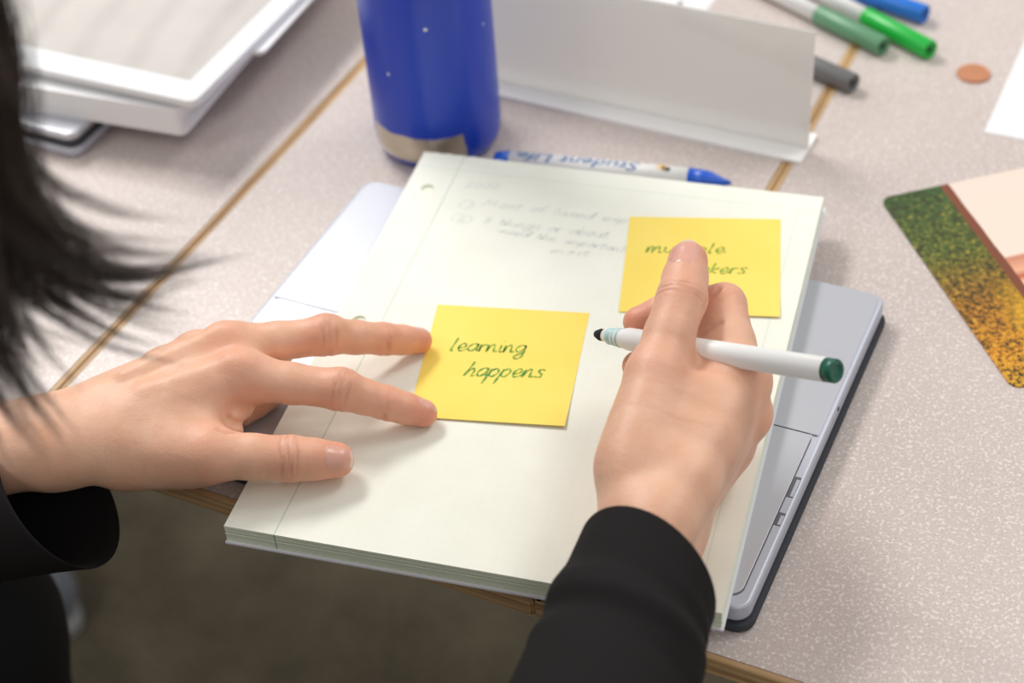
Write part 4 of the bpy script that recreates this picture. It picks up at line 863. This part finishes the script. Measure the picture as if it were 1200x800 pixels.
v_, f_ = nets(f.F, f.lo, 5.0); VH, FH = [relax(v_, f_, 3)], [f_]; o_ = len(v_)
for P, rad in hg:
    P = np.array(P); m = len(P); T_ = np.gradient(P, axis=0); T_ /= np.linalg.norm(T_, axis=1, keepdims=True) + 1e-9
    a = np.cross(T_, cf_ + 0.1); a /= np.linalg.norm(a, axis=1, keepdims=True) + 1e-9; b = np.cross(T_, a); rr1 = rad * np.clip(1.15 - np.linspace(0, 1, m) ** 3, 0.15, 1)[:, None]
    VH.append(np.stack([P + a * rr1, P - a * rr1 * 0.5 + b * rr1 * 0.87, P - a * rr1 * 0.5 - b * rr1 * 0.87], 1).reshape(-1, 3))
    FH.append(np.array([(o_ + i * 3 + j, o_ + i * 3 + (j + 1) % 3, o_ + (i + 1) * 3 + (j + 1) % 3, o_ + (i + 1) * 3 + j) for i in range(m - 1) for j in range(3)])); o_ += m * 3
HH = quad_obj('hair', np.concatenate(VH), np.concatenate(FH), MAT['hair'], PERSON.o); HH['label'] = 'long dark brown hair falling in loose locks'

# ------------------------------------------------------------------ chair under the person and a sneaker on the floor beyond
T = Thing('chair', (-190, -400, -Z0), 'plain dark grey chair the person in the black jacket sits on', 'chair')
fx = unit(rsh - lsh) * np.array([1, 1, 0]); fx = unit(fx); fy = np.array([-fx[1], fx[0], 0]); cc = A3(-190, -395, 0)
g = G(); g.box(cc + A3(0, 0, -352), (430, 420, 22), fx, fy); obj('seat', g, MAT['chair_plastic'], T, bevel=9)
g = G(); g.box(cc - fy * 225 + A3(0, 0, -60), (410, 18, 330), fx, fy); obj('backrest', g, MAT['chair_plastic'], T, bevel=8)
for a in (-1, 1):
    for b in (-1, 1):
        p = cc + fx * (190 * a) + fy * (180 * b); g = G(); g.sm = True; g.lathe((p[0] + fx[0] * 12 * a, p[1] + fx[1] * 12 * a, -Z0), A3(0, 0, 1), [(0, 11), (400, 11)], 16); obj('leg', g, MAT['leg_metal'], T)
    g = G(); g.tube([cc + fx * (190 * a) - fy * 195 + A3(0, 0, -360), cc + fx * (190 * a) - fy * 212 + A3(0, 0, -200), cc + fx * (190 * a) - fy * 214 + A3(0, 0, 60)], 10, 12); obj('back_post', g, MAT['leg_metal'], T)
sq = bp(-12, 668, -Z0 + 25); T = Thing('sneaker', (sq[0], sq[1], -Z0), 'pale grey sneaker on the dark carpet under the table', 'shoe')
sd_ = unit([0.9, -0.3, 0]); f = Field(sq + A3(-190, -150, -60), sq + A3(190, 150, 110), 5.0)
caps(f, f.F, [(sq - sd_ * 110 + A3(0, 0, 22), sq + sd_ * 75 + A3(0, 0, 10), 42, 36), (sq - sd_ * 110 + A3(0, 0, 30), sq - sd_ * 105 + A3(0, 0, 62), 40, 38)], 20)
X = f.pts(tuple(slice(0, int(q)) for q in f.n)); f.F = np.maximum(f.F, (-Z0 + 16) - X[2]).astype(np.float32); v_, f_ = nets(f.F, f.lo, 5.0)
g = G(); g.add(relax(v_, f_, 2), f_.tolist()); obj('upper', g, MAT['shoe_grey'], T, smooth=True)
P = [(sq - sd_ * 20 + sd_ * 130 * math.cos(q) * 1.06 + np.cross([0, 0, 1], sd_) * 44 * math.sin(q))[:2] for q in np.linspace(0, 2 * math.pi, 32, endpoint=False)]
g = G(); g.prism(P, -Z0, -Z0 + 17); obj('sole', g, MAT['shoe_sole'], T, bevel=4)
